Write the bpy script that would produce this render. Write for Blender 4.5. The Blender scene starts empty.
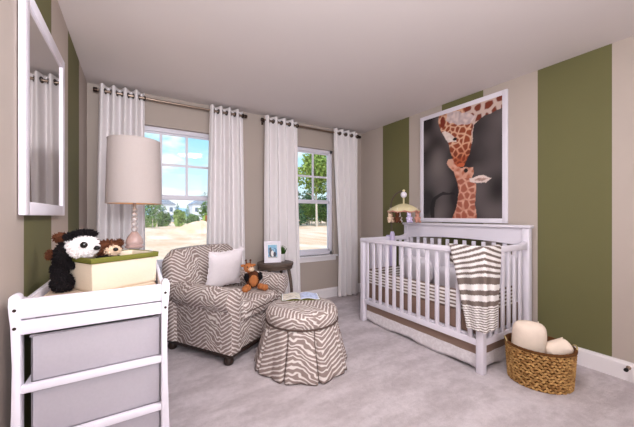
import bpy, bmesh, math, random
from mathutils import Vector, Matrix, noise as mnoise
PI = math.pi
rnd = random.Random(7)
scn = bpy.context.scene
C = scn.collection

# ------------------------------------------------------------------ room measures
XL, XR, YB, YF, HC = -0.389, 3.012, 3.577, -2.0, 2.457      # left / right / window wall / rear wall / ceiling
EYE, STRIPE = 1.177, 0.4758
YAW = 31.63

def lin(r, g, b):
    def f(c):
        c /= 255.0
        return c / 12.92 if c <= 0.04045 else ((c + 0.055) / 1.055) ** 2.4
    return (f(r), f(g), f(b), 1.0)

# ------------------------------------------------------------------ materials
class NT:
    def __init__(s, name):
        s.m = bpy.data.materials.new(name); s.m.use_nodes = True
        s.n = s.m.node_tree.nodes; s.l = s.m.node_tree.links
        s.b = s.n['Principled BSDF']; s.out = s.n['Material Output']
    def node(s, t, **k):
        x = s.n.new(t)
        for a, v in k.items(): setattr(x, a, v)
        return x
    def set(s, sock, v):
        if hasattr(v, 'is_output') or isinstance(v, bpy.types.NodeSocket): s.l.new(v, sock)
        else: sock.default_value = v
    def math(s, op, a, b=0.0, c=0.0, clamp=False):
        x = s.node('ShaderNodeMath', operation=op, use_clamp=clamp)
        s.set(x.inputs[0], a); s.set(x.inputs[1], b); s.set(x.inputs[2], c)
        return x.outputs[0]
    def mix(s, f, a, b):
        x = s.node('ShaderNodeMix', data_type='RGBA')
        s.set(x.inputs[0], f); s.set(x.inputs[6], a); s.set(x.inputs[7], b)
        return x.outputs[2]
    def coord(s, kind='Object'):
        return s.node('ShaderNodeTexCoord').outputs[kind]
    def sep(s, v):
        x = s.node('ShaderNodeSeparateXYZ'); s.l.new(v, x.inputs[0]); return x.outputs
    def noise(s, vec, scale, detail=3.0, rough=0.55, out=0):
        x = s.node('ShaderNodeTexNoise'); s.l.new(vec, x.inputs['Vector'])
        x.inputs['Scale'].default_value = scale; x.inputs['Detail'].default_value = detail
        x.inputs['Roughness'].default_value = rough
        return x.outputs[out]
    def mapping(s, vec, scale=(1, 1, 1), loc=(0, 0, 0)):
        x = s.node('ShaderNodeMapping'); s.l.new(vec, x.inputs[0])
        x.inputs['Scale'].default_value = scale; x.inputs['Location'].default_value = loc
        return x.outputs[0]
    def smooth(s, v, lo, hi):
        x = s.node('ShaderNodeMapRange', interpolation_type='SMOOTHSTEP')
        s.set(x.inputs[0], v); x.inputs[1].default_value = lo; x.inputs[2].default_value = hi
        return x.outputs[0]
    def bump(s, h, strength, dist=0.01):
        x = s.node('ShaderNodeBump'); x.inputs['Strength'].default_value = strength
        x.inputs['Distance'].default_value = dist
        s.set(x.inputs['Height'], h); s.l.new(x.outputs[0], s.b.inputs['Normal'])
    def done(s, col=None, rough=0.6, spec=0.3, metal=0.0):
        if col is not None: s.set(s.b.inputs['Base Color'], col)
        s.b.inputs['Roughness'].default_value = rough
        s.b.inputs['Specular IOR Level'].default_value = spec
        s.b.inputs['Metallic'].default_value = metal
        return s.m

def plain(name, col, rough=0.6, spec=0.3, metal=0.0, vary=0.06, scale=30.0, bump=0.0, bscale=200.0):
    t = NT(name); o = t.coord()
    n = t.noise(o, scale)
    dark = tuple(c * (1 - vary) for c in col[:3]) + (1,); lite = tuple(min(1, c * (1 + vary)) for c in col[:3]) + (1,)
    c = t.mix(n, dark, lite)
    if bump: t.bump(t.noise(o, bscale), bump, 0.004)
    return t.done(c, rough, spec, metal)

def wall_mat():
    t = NT('striped_wall_paint'); o = t.coord(); x, y, z = t.sep(o)
    k = t.math('DIVIDE', t.math('SUBTRACT', YB, y), STRIPE)
    m = t.math('MODULO', t.math('FLOOR', k), 2.0)
    green = t.math('GREATER_THAN', m, 0.5)
    n = t.noise(o, 2.0)
    beige = t.mix(n, lin(183, 170, 161), lin(188, 175, 166))
    gr = t.mix(n, lin(106, 103, 68), lin(111, 108, 72))
    t.bump(t.noise(o, 350.0), 0.05, 0.002)
    return t.done(t.mix(green, beige, gr), 0.7, 0.2)

def carpet_mat():
    t = NT('carpet_pile'); o = t.coord()
    big = t.noise(t.mapping(o, (1.0, 2.2, 1)), 2.6, 4.0, 0.6)
    fine = t.noise(o, 160.0, 3.0, 0.7)
    mid = t.noise(o, 24.0, 4.0, 0.65)
    f = t.math('ADD', t.math('MULTIPLY', t.smooth(big, .35, .65), 0.20), t.math('ADD', t.math('MULTIPLY', fine, 0.40), t.math('MULTIPLY', mid, 0.35)))
    c = t.mix(t.smooth(f, 0.18, 0.78), lin(180, 168, 170), lin(226, 216, 219))
    t.bump(t.math('ADD', fine, t.math('MULTIPLY', mid, 1.2)), 0.6, 0.012)
    return t.done(c, 0.95, 0.1)

def zebra_mat():
    t = NT('zebra_print_fabric'); uv = t.coord('UV'); u, v, w = t.sep(uv)
    n1 = t.noise(uv, 9.0, 2.0)
    n2 = t.noise(uv, 22.0, 2.0)
    uu = t.math('ADD', u, t.math('MULTIPLY', t.math('SUBTRACT', n1, 0.5), 0.09))
    ping = t.math('PINGPONG', t.math('ADD', uu, 0.03), 0.165)
    val = t.math('ADD', v, t.math('MULTIPLY', ping, -0.66))
    val = t.math('ADD', val, t.math('MULTIPLY', t.math('SUBTRACT', n1, 0.5), 0.08))
    val = t.math('ADD', val, t.math('MULTIPLY', t.math('SUBTRACT', n2, 0.5), 0.014))
    s = t.math('SINE', t.math('MULTIPLY', val, 2 * PI / 0.032))
    s = t.math('ADD', s, t.math('MULTIPLY', t.math('SUBTRACT', n2, 0.5), 1.6))
    f = t.smooth(s, 0.05, 0.75)
    c = t.mix(f, lin(150, 132, 126), lin(228, 219, 214))
    t.bump(t.noise(uv, 400.0), 0.15, 0.002)
    return t.done(c, 0.85, 0.15)

def attr_mat(name, rough=0.6, spec=0.2, bump=0.0):
    t = NT(name)
    a = t.node('ShaderNodeAttribute', attribute_name='col')
    if bump: t.bump(t.noise(t.coord(), 300.0), bump, 0.003)
    return t.done(a.outputs['Color'], rough, spec)

def cloth_mat(name, col, trans=0.25, bump=0.1, vary=0.03):
    t = NT(name); o = t.coord(); n = t.noise(o, 60.0)
    c = t.mix(n, tuple(x * (1 - vary) for x in col[:3]) + (1,), col)
    t.bump(t.noise(t.mapping(o, (1, 1, .3)), 180.0), bump, 0.003)
    m = t.done(c, 0.9, 0.1)
    tr = t.node('ShaderNodeBsdfTranslucent'); t.l.new(c, tr.inputs[0])
    mx = t.node('ShaderNodeMixShader'); mx.inputs[0].default_value = trans
    t.l.new(t.b.outputs[0], mx.inputs[1]); t.l.new(tr.outputs[0], mx.inputs[2]); t.l.new(mx.outputs[0], t.out.inputs[0])
    return m

def glass_mat():
    t = NT('window_glass')
    tr = t.node('ShaderNodeBsdfTransparent'); gl = t.node('ShaderNodeBsdfGlossy'); gl.inputs['Roughness'].default_value = 0.02
    lw = t.node('ShaderNodeLayerWeight'); lw.inputs[0].default_value = 0.5
    fac = t.math('ADD', t.math('MULTIPLY', t.math('POWER', lw.outputs['Facing'], 5.0), 0.5), 0.015)
    mx = t.node('ShaderNodeMixShader'); t.l.new(fac, mx.inputs[0])
    t.l.new(tr.outputs[0], mx.inputs[1]); t.l.new(gl.outputs[0], mx.inputs[2]); t.l.new(mx.outputs[0], t.out.inputs[0])
    return t.m

def bumper_mat():
    t = NT('striped_crib_sheet'); o = t.coord(); x, y, z = t.sep(o)
    s = t.math('SINE', t.math('MULTIPLY', z, 2 * PI / 0.030))
    f = t.smooth(s, 0.0, 0.25)
    return t.done(t.mix(f, lin(238, 232, 228), lin(128, 110, 102)), 0.9, 0.1)

def skirt_mat():
    t = NT('skirt_fabric'); o = t.coord(); x, y, z = t.sep(o)
    low = t.math('LESS_THAN', z, 0.122)
    n = t.noise(o, 40.0, 5.0)
    white = t.mix(t.smooth(n, .45, .6), lin(224, 217, 220), lin(234, 228, 231))
    return t.done(t.mix(low, lin(146, 122, 110), white), 0.9, 0.1)

def leaf_mat(name, c0, c1, scale=1.5):
    t = NT(name); o = t.coord(); n = t.noise(o, scale, 5.0, 0.7)
    return t.done(t.mix(t.smooth(n, .3, .7), c0, c1), 0.8, 0.15)

def sand_mat():
    t = NT('bare_sandy_soil'); o = t.coord()
    n = t.noise(t.mapping(o, (1, .35, 1)), 0.55, 6.0, 0.65)
    return t.done(t.mix(t.smooth(n, .35, .7), lin(224, 184, 150), lin(240, 218, 196)), 0.95, 0.05)

M = {}
M['wall'] = wall_mat()
t_ = NT('beige_wall_paint'); o_ = t_.coord(); t_.bump(t_.noise(o_, 350.0), 0.05, 0.002)
M['beige'] = t_.done(t_.mix(t_.noise(o_, 2.0), lin(176, 163, 154), lin(181, 168, 159)), 0.7, 0.2)
M['ceil'] = plain('ceiling_paint', lin(220, 211, 209), 0.8, 0.1, vary=0.015, scale=3, bump=0.06, bscale=250)
M['carpet'] = carpet_mat()
M['trim'] = plain('white_trim_paint', lin(236, 230, 232), 0.4, 0.35, vary=0.015, scale=4)
M['white'] = plain('white_lacquer', lin(232, 226, 236), 0.35, 0.4, vary=0.02, scale=5)
M['vinyl'] = plain('white_vinyl', lin(226, 222, 232), 0.4, 0.4, vary=0.02, scale=5)
M['zebra'] = zebra_mat()
M['dark_wood'] = plain('dark_stained_wood', lin(48, 34, 28), 0.4, 0.4, vary=0.3, scale=18)
M['table_wood'] = plain('weathered_brown_wood', lin(92, 76, 66), 0.5, 0.35, vary=0.35, scale=22)
M['metal'] = plain('brushed_nickel', lin(150, 132, 118), 0.32, 0.5, 1.0, vary=0.1, scale=40)
M['bronze'] = plain('dark_bronze', lin(58, 44, 38), 0.4, 0.5, 0.7, vary=0.1, scale=40)
M['curtain'] = cloth_mat('white_curtain_cloth', lin(248, 242, 243), 0.10, 0.08)
M['shade'] = cloth_mat('linen_lamp_shade', lin(208, 197, 194), 0.25, 0.2, 0.06)
M['lining'] = plain('gold_shade_lining', lin(236, 196, 140), 0.5, 0.3)
M['glass'] = glass_mat()
M['pillow'] = plain('white_ruffled_cotton', lin(240, 232, 236), 0.9, 0.1, vary=0.05, scale=60, bump=0.4, bscale=90)
M['bumper'] = bumper_mat()
M['skirt'] = skirt_mat()
M['brown'] = plain('taupe_cotton', lin(138, 112, 100), 0.9, 0.1, vary=0.05)
M['piping'] = plain('dark_brown_piping', lin(92, 76, 70), 0.9, 0.1, vary=0.1)
M['cushion_white'] = plain('white_quilted_cotton', lin(228, 223, 230), 0.9, 0.1, vary=0.04, scale=30, bump=0.3, bscale=40)
M['attr'] = attr_mat('printed_paper', 0.35, 0.35)
M['knit'] = attr_mat('striped_knit', 0.95, 0.05, 0.3)
M['canvas'] = plain('cream_canvas', lin(226, 212, 192), 0.9, 0.1, vary=0.05, scale=120, bump=0.25, bscale=350)
M['olive'] = plain('olive_canvas', lin(112, 112, 52), 0.9, 0.1, vary=0.08, scale=120, bump=0.2, bscale=350)
M['bin'] = plain('pale_grey_bin_fabric', lin(182, 175, 183), 0.85, 0.15, vary=0.05, scale=90, bump=0.15, bscale=300)
M['tan'] = plain('tan_laminate', lin(206, 182, 160), 0.6, 0.3, vary=0.08, scale=15)
M['black_fur'] = plain('black_plush', lin(26, 22, 24), 0.95, 0.15, vary=0.3)
M['white_fur'] = plain('white_plush', lin(236, 230, 230), 0.95, 0.15, vary=0.06)
M['brown_fur'] = plain('brown_plush', lin(92, 54, 36), 0.95, 0.15, vary=0.25)
M['cream_fur'] = plain('cream_plush', lin(228, 200, 174), 0.95, 0.15, vary=0.08)
M['orange_fur'] = plain('orange_plush', lin(186, 118, 72), 0.95, 0.15, vary=0.2)
M['button'] = plain('black_plastic', lin(14, 12, 12), 0.2, 0.5)
M['rubber'] = plain('black_rubber', lin(30, 26, 26), 0.7, 0.3)
M['roll'] = plain('cream_fleece', lin(238, 220, 204), 0.95, 0.1, vary=0.05, scale=40, bump=0.5, bscale=60)
M['lavender'] = plain('lavender_plastic', lin(206, 192, 226), 0.4, 0.4)
M['canopy'] = plain('pale_yellow_cotton', lin(216, 204, 164), 0.85, 0.15, vary=0.08)
M['pink'] = plain('rosy_plush', lin(196, 142, 126), 0.9, 0.1, vary=0.15)
M['paper'] = plain('white_paper', lin(236, 234, 240), 0.6, 0.2, vary=0.03)
M['pot'] = plain('white_ceramic', lin(232, 228, 230), 0.3, 0.5)
M['succulent'] = leaf_mat('deep_green_leaf', lin(26, 58, 22), lin(78, 116, 44), 40)
tm = NT('mirror_silvering'); M['mirror'] = tm.done(tm.mix(tm.noise(tm.coord(), 3.0), (.80, .78, .76, 1), (.82, .80, .78, 1)), 0.02, 0.5, 1.0)
tg = NT('cloudy_crystal'); og = tg.coord()
M['crystal'] = tg.done(tg.mix(tg.noise(og, 20.0), lin(226, 214, 212), lin(240, 232, 232)), 0.08, 0.5)
tg.b.inputs['Transmission Weight'].default_value = 0.55
tg2 = NT('rosy_glass'); M['rose_glass'] = tg2.done(tg2.mix(tg2.noise(tg2.coord(), 40.0), lin(206, 168, 160), lin(232, 206, 200)), 0.15, 0.5)
tg2.b.inputs['Transmission Weight'].default_value = 0.3
tw = NT('woven_hyacinth'); ow = tw.coord()
M['weave'] = tw.done(tw.mix(tw.smooth(tw.noise(ow, 38.0, 4.0), .3, .7), lin(138, 94, 50), lin(214, 170, 108)), 0.75, 0.25)
tw.bump(tw.noise(tw.mapping(ow, (1, 1, 4)), 150.0), 0.4, 0.003)
M['weave_dark'] = plain('basket_core', lin(96, 60, 30), 0.85, 0.2, vary=0.25, scale=60)
M['rope'] = plain('jute_rope', lin(190, 168, 122), 0.9, 0.1, vary=0.2, scale=90)
M['sand'] = sand_mat()
M['leaf_light'] = leaf_mat('light_foliage', lin(96, 124, 54), lin(168, 188, 104), 1.2)
M['leaf_mid'] = leaf_mat('mid_foliage', lin(70, 104, 56), lin(134, 160, 92), 1.2)
M['leaf_dark'] = leaf_mat('dark_foliage', lin(46, 76, 58), lin(104, 132, 96), 1.0)
M['bark'] = plain('pale_bark', lin(206, 194, 180), 0.9, 0.1, vary=0.2, scale=8)
M['bark_dark'] = plain('brown_bark', lin(112, 88, 70), 0.9, 0.1, vary=0.2, scale=8)
M['siding'] = plain('pale_house_siding', lin(222, 226, 236), 0.8, 0.1)
M['roofing'] = plain('grey_shingles', lin(150, 160, 178), 0.9, 0.1, vary=0.1)
M['house_glass'] = plain('dull_window', lin(104, 120, 142), 0.2, 0.5)
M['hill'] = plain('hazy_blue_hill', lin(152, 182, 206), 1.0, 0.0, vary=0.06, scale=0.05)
M['rust'] = plain('rusty_orange_paint', lin(150, 92, 52), 0.6, 0.3, vary=0.15)

# ------------------------------------------------------------------ mesh helpers
def join(bm, tmp, mat=None):
    if mat is not None: bmesh.ops.transform(tmp, matrix=mat, verts=tmp.verts)
    me = bpy.data.meshes.new('tmp'); tmp.to_mesh(me); tmp.free()
    bm.from_mesh(me); bpy.data.meshes.remove(me)
    return bm

def NB(): return bmesh.new()

def box(bm, x0, x1, y0, y1, z0, z1, bev=0.0, seg=2, mat=None):
    t = NB(); bmesh.ops.create_cube(t, size=1.0)
    for v in t.verts:
        v.co = Vector(((x0 + x1) / 2 + v.co.x * (x1 - x0), (y0 + y1) / 2 + v.co.y * (y1 - y0), (z0 + z1) / 2 + v.co.z * (z1 - z0)))
    if bev > 0: bmesh.ops.bevel(t, geom=list(t.edges), offset=bev, segments=seg, profile=0.5, affect='EDGES')
    return join(bm, t, mat)

def grid(bm, nu, nv, fn, cu=False, cv=False, keep=None):
    vs = [[bm.verts.new(fn(i / (nu if cu else nu - 1), j / (nv if cv else nv - 1))) for j in range(nv)] for i in range(nu)]
    for i in range(nu if cu else nu - 1):
        for j in range(nv if cv else nv - 1):
            if keep and not keep((i + .5) / (nu if cu else nu - 1), (j + .5) / (nv if cv else nv - 1)): continue
            q = [vs[i][j], vs[(i + 1) % nu][j], vs[(i + 1) % nu][(j + 1) % nv], vs[i][(j + 1) % nv]]
            try: bm.faces.new(q)
            except ValueError: pass
    return vs

def lathe(bm, prof, seg=24, c=(0, 0, 0), sx=1.0, sy=1.0, mat=None, cap=True):
    t = NB(); n = len(prof)
    rings = []
    for r, z in prof:
        rings.append([t.verts.new((c[0] + r * sx * math.cos(2 * PI * k / seg), c[1] + r * sy * math.sin(2 * PI * k / seg), c[2] + z)) for k in range(seg)])
    for a in range(n - 1):
        for k in range(seg):
            t.faces.new([rings[a][k], rings[a][(k + 1) % seg], rings[a + 1][(k + 1) % seg], rings[a + 1][k]])
    if cap:
        if prof[0][0] > 1e-5: t.faces.new(list(reversed(rings[0])))
        if prof[-1][0] > 1e-5: t.faces.new(rings[-1])
    bmesh.ops.remove_doubles(t, verts=t.verts, dist=1e-6)
    return join(bm, t, mat)

def tube(bm, pts, r, seg=8, closed=False, mat=None):
    t = NB(); P = [Vector(p) for p in pts]; n = len(P)
    rs = r if isinstance(r, (list, tuple)) else [r] * n
    up = None; rings = []
    for i in range(n):
        if closed: d = P[(i + 1) % n] - P[i - 1]
        else: d = P[min(i + 1, n - 1)] - P[max(i - 1, 0)]
        d.normalize()
        if up is None:
            up = d.cross(Vector((0, 0, 1)))
            if up.length < 1e-3: up = d.cross(Vector((1, 0, 0)))
        up = (up - d * up.dot(d)).normalized(); w = d.cross(up)
        rings.append([t.verts.new(P[i] + (up * math.cos(2 * PI * k / seg) + w * math.sin(2 * PI * k / seg)) * rs[i]) for k in range(seg)])
    for a in range(n if closed else n - 1):
        b = (a + 1) % n
        for k in range(seg):
            t.faces.new([rings[a][k], rings[a][(k + 1) % seg], rings[b][(k + 1) % seg], rings[b][k]])
    if not closed:
        t.faces.new(list(reversed(rings[0]))); t.faces.new(rings[-1])
    bmesh.ops.recalc_face_normals(t, faces=t.faces)
    return join(bm, t, mat)

def ball(bm, c, r, seg=16, rings=10, mat=None, e=1.0, bumpy=0.0, seed=0):
    if not isinstance(r, (tuple, list)): r = (r, r, r)
    t = NB(); bmesh.ops.create_uvsphere(t, u_segments=seg, v_segments=rings, radius=1.0)
    sg = lambda v: math.copysign(abs(v) ** e, v)
    for v in t.verts:
        k = 1.0
        if bumpy: k += bumpy * mnoise.noise(v.co * 2.2 + Vector((seed, seed * 1.7, 0)))
        v.co = Vector((sg(v.co.x) * r[0] * k, sg(v.co.y) * r[1] * k, sg(v.co.z) * r[2] * k))
    m = Matrix.Translation(Vector(c))
    if mat is not None: m = m @ mat
    return join(bm, t, m)

def prism(bm, poly, axis, a, b, bev=0.0, mat=None):
    # outline poly [(p,q)] extruded along axis from a to b; p,q are the two other axes in xyz order
    t = NB()
    def pt(p, q, w): return {'x': (w, p, q), 'y': (p, w, q), 'z': (p, q, w)}[axis]
    A = [t.verts.new(pt(p, q, a)) for p, q in poly]; B = [t.verts.new(pt(p, q, b)) for p, q in poly]
    t.faces.new(A); t.faces.new(list(reversed(B)))
    n = len(poly)
    for i in range(n): t.faces.new([A[i], B[i], B[(i + 1) % n], A[(i + 1) % n]])
    bmesh.ops.recalc_face_normals(t, faces=t.faces)
    if bev:
        es = [e for e in t.edges if abs(e.calc_face_angle(0)) > 0.6]
        bmesh.ops.bevel(t, geom=es, offset=bev, segments=2, profile=0.5, affect='EDGES')
    return join(bm, t, mat)

def fuzz(bm, c, r, n, length, width=0.006, seed=1, droop=0.3):
    rr = random.Random(seed)
    if not isinstance(r, (tuple, list)): r = (r, r, r)
    for _ in range(n):
        z = rr.uniform(-1, 1); a = rr.uniform(0, 2 * PI); s = math.sqrt(1 - z * z)
        d = Vector((s * math.cos(a), s * math.sin(a), z))
        p = Vector((c[0] + d.x * r[0] * .93, c[1] + d.y * r[1] * .93, c[2] + d.z * r[2] * .93))
        q = p + (d + Vector((rr.uniform(-.6, .6), rr.uniform(-.6, .6), rr.uniform(-.5, .5) - droop))).normalized() * length * rr.uniform(.6, 1.2)
        t1 = d.cross(Vector((rr.uniform(-1, 1), rr.uniform(-1, 1), rr.uniform(-1, 1)))).normalized(); t2 = d.cross(t1)
        b = [bm.verts.new(p + (t1 * math.cos(k * 2.094) + t2 * math.sin(k * 2.094)) * width) for k in range(3)]
        tp = bm.verts.new(q)
        for k in range(3): bm.faces.new([b[k], b[(k + 1) % 3], tp])

def boxuv(me, off=(0, 0)):
    uv = me.uv_layers.new(name='UVMap')
    for p in me.polygons:
        n = p.normal
        ax = max(range(3), key=lambda i: abs(n[i]))
        for li in p.loop_indices:
            co = me.vertices[me.loops[li].vertex_index].co
            q = {0: (co.y, co.z), 1: (co.x, co.z), 2: (co.x, co.y)}[ax]
            uv.data[li].uv = (q[0] + off[0], q[1] + off[1])

def obj(name, bm, m, parent=None, label=None, smooth=True, uv=None, cols=None, ang=0.7, solid=0.0):
    me = bpy.data.meshes.new(name); bm.to_mesh(me); bm.free()
    ms = m if isinstance(m, list) else [m]
    for k in ms: me.materials.append(k)
    if smooth:
        for p in me.polygons: p.use_smooth = True
        me.set_sharp_from_angle(angle=ang)
    if uv == 'box': boxuv(me)
    elif uv:
        lay = me.uv_layers.new(name='UVMap')
        for p in me.polygons:
            us = [uv(me.vertices[me.loops[li].vertex_index].co, p.normal) for li in p.loop_indices]
            mu = max(u[0] for u in us); per = us[0][2] if len(us[0]) > 2 else 0
            for li, u in zip(p.loop_indices, us):
                lay.data[li].uv = (u[0] + (per if per and mu - u[0] > per / 2 else 0), u[1])
    if cols:
        at = me.color_attributes.new('col', 'FLOAT_COLOR', 'POINT')
        for i, v in enumerate(me.vertices): at.data[i].color = cols(i, v.co)
    o = bpy.data.objects.new(name, me); C.objects.link(o)
    if parent: o.parent = parent
    if label: o['label'] = label
    if solid:
        s = o.modifiers.new('thickness', 'SOLIDIFY'); s.thickness = solid; s.offset = 0
    return o

def tag(o, label, cat, group=None, kind=None):
    o['label'] = label; o['category'] = cat
    if group: o['group'] = group
    if kind: o['kind'] = kind
    return o

def thing(name, label, cat, loc=(0, 0, 0), rotz=0.0, group=None):
    o = bpy.data.objects.new(name, None); C.objects.link(o)
    o.location = loc; o.rotation_euler = (0, 0, rotz); o.empty_display_size = 0.1
    return tag(o, label, cat, group)

def struct(name, bm, m, parent=None, **k):
    o = obj(name, bm, m, parent, smooth=k.pop('smooth', False), **k)
    if parent is None: o['kind'] = 'structure'
    return o

def copy_tree(o, parent=None):
    c = o.copy(); C.objects.link(c); c.parent = parent
    for ch in [k for k in bpy.data.objects if k.parent == o]: copy_tree(ch, c)
    return c

# ------------------------------------------------------------------ room shell
WT = 0.15
b = NB(); box(b, XL - WT, XR + WT, YF - WT, YB + WT, -0.12, 0.0); struct('floor', b, M['carpet'])
b = NB(); box(b, XL - WT, XR + WT, YF - WT, YB + WT, HC, HC + 0.15); struct('ceiling', b, M['ceil'])
b = NB(); box(b, XL - WT, XL, YF, YB, 0, HC); struct('wall_left', b, M['wall'])
b = NB(); box(b, XR, XR + WT, YF, YB, 0, HC); struct('wall_right', b, M['wall'])
b = NB(); box(b, XL - WT, XR + WT, YF - WT, YF, 0, HC); struct('wall_rear', b, M['beige'])
WIN = [(-0.055, 0.810), (1.625, 2.490)]
ZS, ZT = 0.618, 2.137
b = NB()
xs = [XL - WT, WIN[0][0], WIN[0][1], WIN[1][0], WIN[1][1], XR + WT]
for i in range(0, 6, 2): box(b, xs[i], xs[i + 1], YB, YB + WT, 0, HC)
for a, c in WIN:
    box(b, a, c, YB, YB + WT, 0, ZS); box(b, a, c, YB, YB + WT, ZT, HC)
struct('wall_back', b, M['beige'])
# baseboards with a stepped top
def baseprof(bm, axis, wallv, sgn, a, c):
    d = lambda t: wallv + sgn * t
    pr = [(d(0), 0), (d(.016), 0), (d(.016), .112), (d(.011), .122), (d(.009), .135), (d(0), .135)]
    prism(bm, pr, axis, a, c)
b = NB(); baseprof(b, 'x', YB, -1, XL, XR); struct('baseboard_back', b, M['trim'])
b = NB(); baseprof(b, 'y', XR, -1, YF, YB - .016); struct('baseboard_right', b, M['trim'])
b = NB(); baseprof(b, 'y', XL, 1, YF, YB - .016); struct('baseboard_left', b, M['trim'])

# windows
for wi, (a, c) in enumerate(WIN):
    root = bpy.data.objects.new('window_%d' % (wi + 1), None); C.objects.link(root)
    root.location = ((a + c) / 2, YB + 0.06, ZS); root['kind'] = 'structure'
    hw = (c - a) / 2; h = ZT - ZS
    f = NB()
    for s in (-1, 1): box(f, min(s * hw, s * (hw - .04)), max(s * hw, s * (hw - .04)), -.015, .06, 0, h, .004)
    box(f, -hw, hw, -.015, .06, h - .045, h, .004); box(f, -hw, hw, -.015, .06, 0, .045, .004)
    obj('window_frame', f, M['vinyl'], root)
    zm = 1.382 - ZS
    up = NB()
    for s in (-1, 1): box(up, min(s * (hw - .038), s * (hw - .055)), max(s * (hw - .038), s * (hw - .055)), .02, .045, zm, h - .04, .003)
    box(up, -hw + .04, hw - .04, .02, .045, zm - .005, zm + .03, .003); box(up, -hw + .04, hw - .04, .02, .045, h - .06, h - .04, .003)
    us = obj('upper_sash', up, M['vinyl'], root)
    mu = NB()
    for k in (1, 2): 
        x = -hw + .04 + k * (2 * hw - .08) / 3; box(mu, x - .013, x + .013, .024, .040, zm + .02, h - .05)
    z = 1.746 - ZS; box(mu, -hw + .045, hw - .045, .025, .039, z - .013, z + .013)
    obj('muntin_grid', mu, M['vinyl'], us)
    p = NB(); box(p, -hw + .05, hw - .05, .031, .034, zm + .02, h - .05); obj('pane', p, M['glass'], us)
    lo = NB()
    for s in (-1, 1): box(lo, min(s * (hw - .036), s * (hw - .062)), max(s * (hw - .036), s * (hw - .062)), -.008, .018, .04, zm + .02, .003)
    box(lo, -hw + .04, hw - .04, -.008, .018, .04, .085, .003); box(lo, -hw + .04, hw - .04, -.008, .018, zm - .025, zm + .022, .003)
    ls = obj('lower_sash', lo, M['vinyl'], root)
    p = NB(); box(p, -hw + .055, hw - .055, .003, .006, .08, zm - .02); obj('pane', p, M['glass'], ls)
    s = NB(); box(s, -hw - .05, hw + .05, -.105, -.012, -.022, 0.0, .004); obj('window_sill', s, M['trim'], root)
    s = NB(); box(s, -hw - .03, hw + .03, -.076, -.060, -.082, -.022, .003); obj('window_apron', s, M['trim'], root)

# ------------------------------------------------------------------ curtain rods and curtains
ROD_Y, ROD_Z = 3.475, 2.372
def rod(x0, x1, label):
    r = thing('curtain_rod', label, 'curtain rod', ((x0 + x1) / 2, ROD_Y, ROD_Z), 0, 'curtain rods over the windows')
    h = (x1 - x0) / 2
    b = NB(); tube(b, [(-h, 0, 0), (h, 0, 0)], 0.0125, 14); obj('pole', b, M['metal'], r)
    for s in (-1, 1):
        b = NB(); m = Matrix.Translation((s * h, 0, 0)) @ Matrix.Rotation(s * PI / 2, 4, 'Y')
        lathe(b, [(0.0125, 0), (.019, .002), (.021, .008), (.021, .028), (.018, .034), (0.0, .036)], 16, mat=m); obj('finial', b, M['bronze'], r)
        b = NB(); box(b, s * (h - .02) - .008, s * (h - .02) + .008, .010, YB - ROD_Y, -.010, .006, .002)
        box(b, s * (h - .02) - .014, s * (h - .02) + .014, YB - ROD_Y - .006, YB - ROD_Y, -.035, .035, .002)
        tube(b, [(s * (h - .02) - .008, 0, 0), (s * (h - .02) + .008, 0, 0)], 0.0165, 12); obj('bracket', b, M['bronze'], r)
rod(-0.298, 1.118, 'brushed metal curtain rod over the left window behind the lamp')
rod(1.365, 2.880, 'brushed metal curtain rod over the right window beside the room corner')

def curtain(xt, xb, label, seed, ysag=0.0, amp=0.046, flare=None):
    # xt, xb: (left, right) at the rod and at the floor
    waves = 4
    cx = (xt[0] + xt[1]) / 2
    root = thing('window_curtain', label, 'curtain', (cx, ROD_Y, 0), 0, 'white grommet curtains')
    rr = random.Random(seed); ph = [rr.uniform(-.3, .3) for _ in range(6)]
    z1, z0 = ROD_Z + .056, .012
    def f(u, v):
        z = z1 + (z0 - z1) * v
        e = v ** 1.0
        if flare: e = flare(v)
        xl = xt[0] + (xb[0] - xt[0]) * e; xr = xt[1] + (xb[1] - xt[1]) * v
        a = u * 2 * PI * waves - PI / 2
        grow = min(1.0, v * 3)
        wob = grow * (0.35 * math.sin(a * .5 + ph[0] * 6) + 0.25 * math.sin(a * 1.5 + ph[1] * 6 + v * 2))
        y = -amp * math.cos(a + ph[2] * grow) * (1 - .25 * grow) - amp * .5 * wob * .8
        x = xl + (xr - xl) * (u + .012 * grow * math.sin(a * 1.0 + ph[3] * 5))
        return Vector((x - cx, y, z))
    wid = xt[1] - xt[0]
    cross = [(k * .5 + .5) / waves for k in range(2 * waves)]
    cross = [((k + .0) * PI + PI) / (2 * PI * waves) for k in range(2 * waves)]
    vr = (z1 - ROD_Z) / (z1 - z0)
    def keep(u, v):
        for c in cross:
            dx = (f(c, vr) - f(u, v)).length
            if dx < .019: return False
        return True
    b = NB(); grid(b, 161, 150, lambda u, v: f(u, v * v * .35 + v * .65), keep=lambda u, v: keep(u, v * v * .35 + v * .65))
    obj('cloth', b, M['curtain'], root, solid=0.002)
    for c in cross:
        p = f(c, vr); tang = (f(c + .002, vr) - f(c - .002, vr)).normalized()
        nrm = tang.cross(Vector((0, 0, 1))).normalized()
        b = NB()
        tube(b, [p + (tang * math.cos(k * 2 * PI / 20) + Vector((0, 0, 1)) * math.sin(k * 2 * PI / 20)) * .022 for k in range(20)], .006, 8, closed=True)
        obj('grommet', b, M['bronze'], root)
    return root
curtain((-.285, .085), (-.32, .10), 'leftmost white grommet curtain, hanging behind the drum-shade lamp', 1)
curtain((.722, 1.10), (.67, 1.14), 'white grommet curtain right of the left window, behind the white pillow', 2)
curtain((1.379, 1.833), (1.38, 1.90), 'white grommet curtain left of the right window, behind the round side table', 3)
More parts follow.
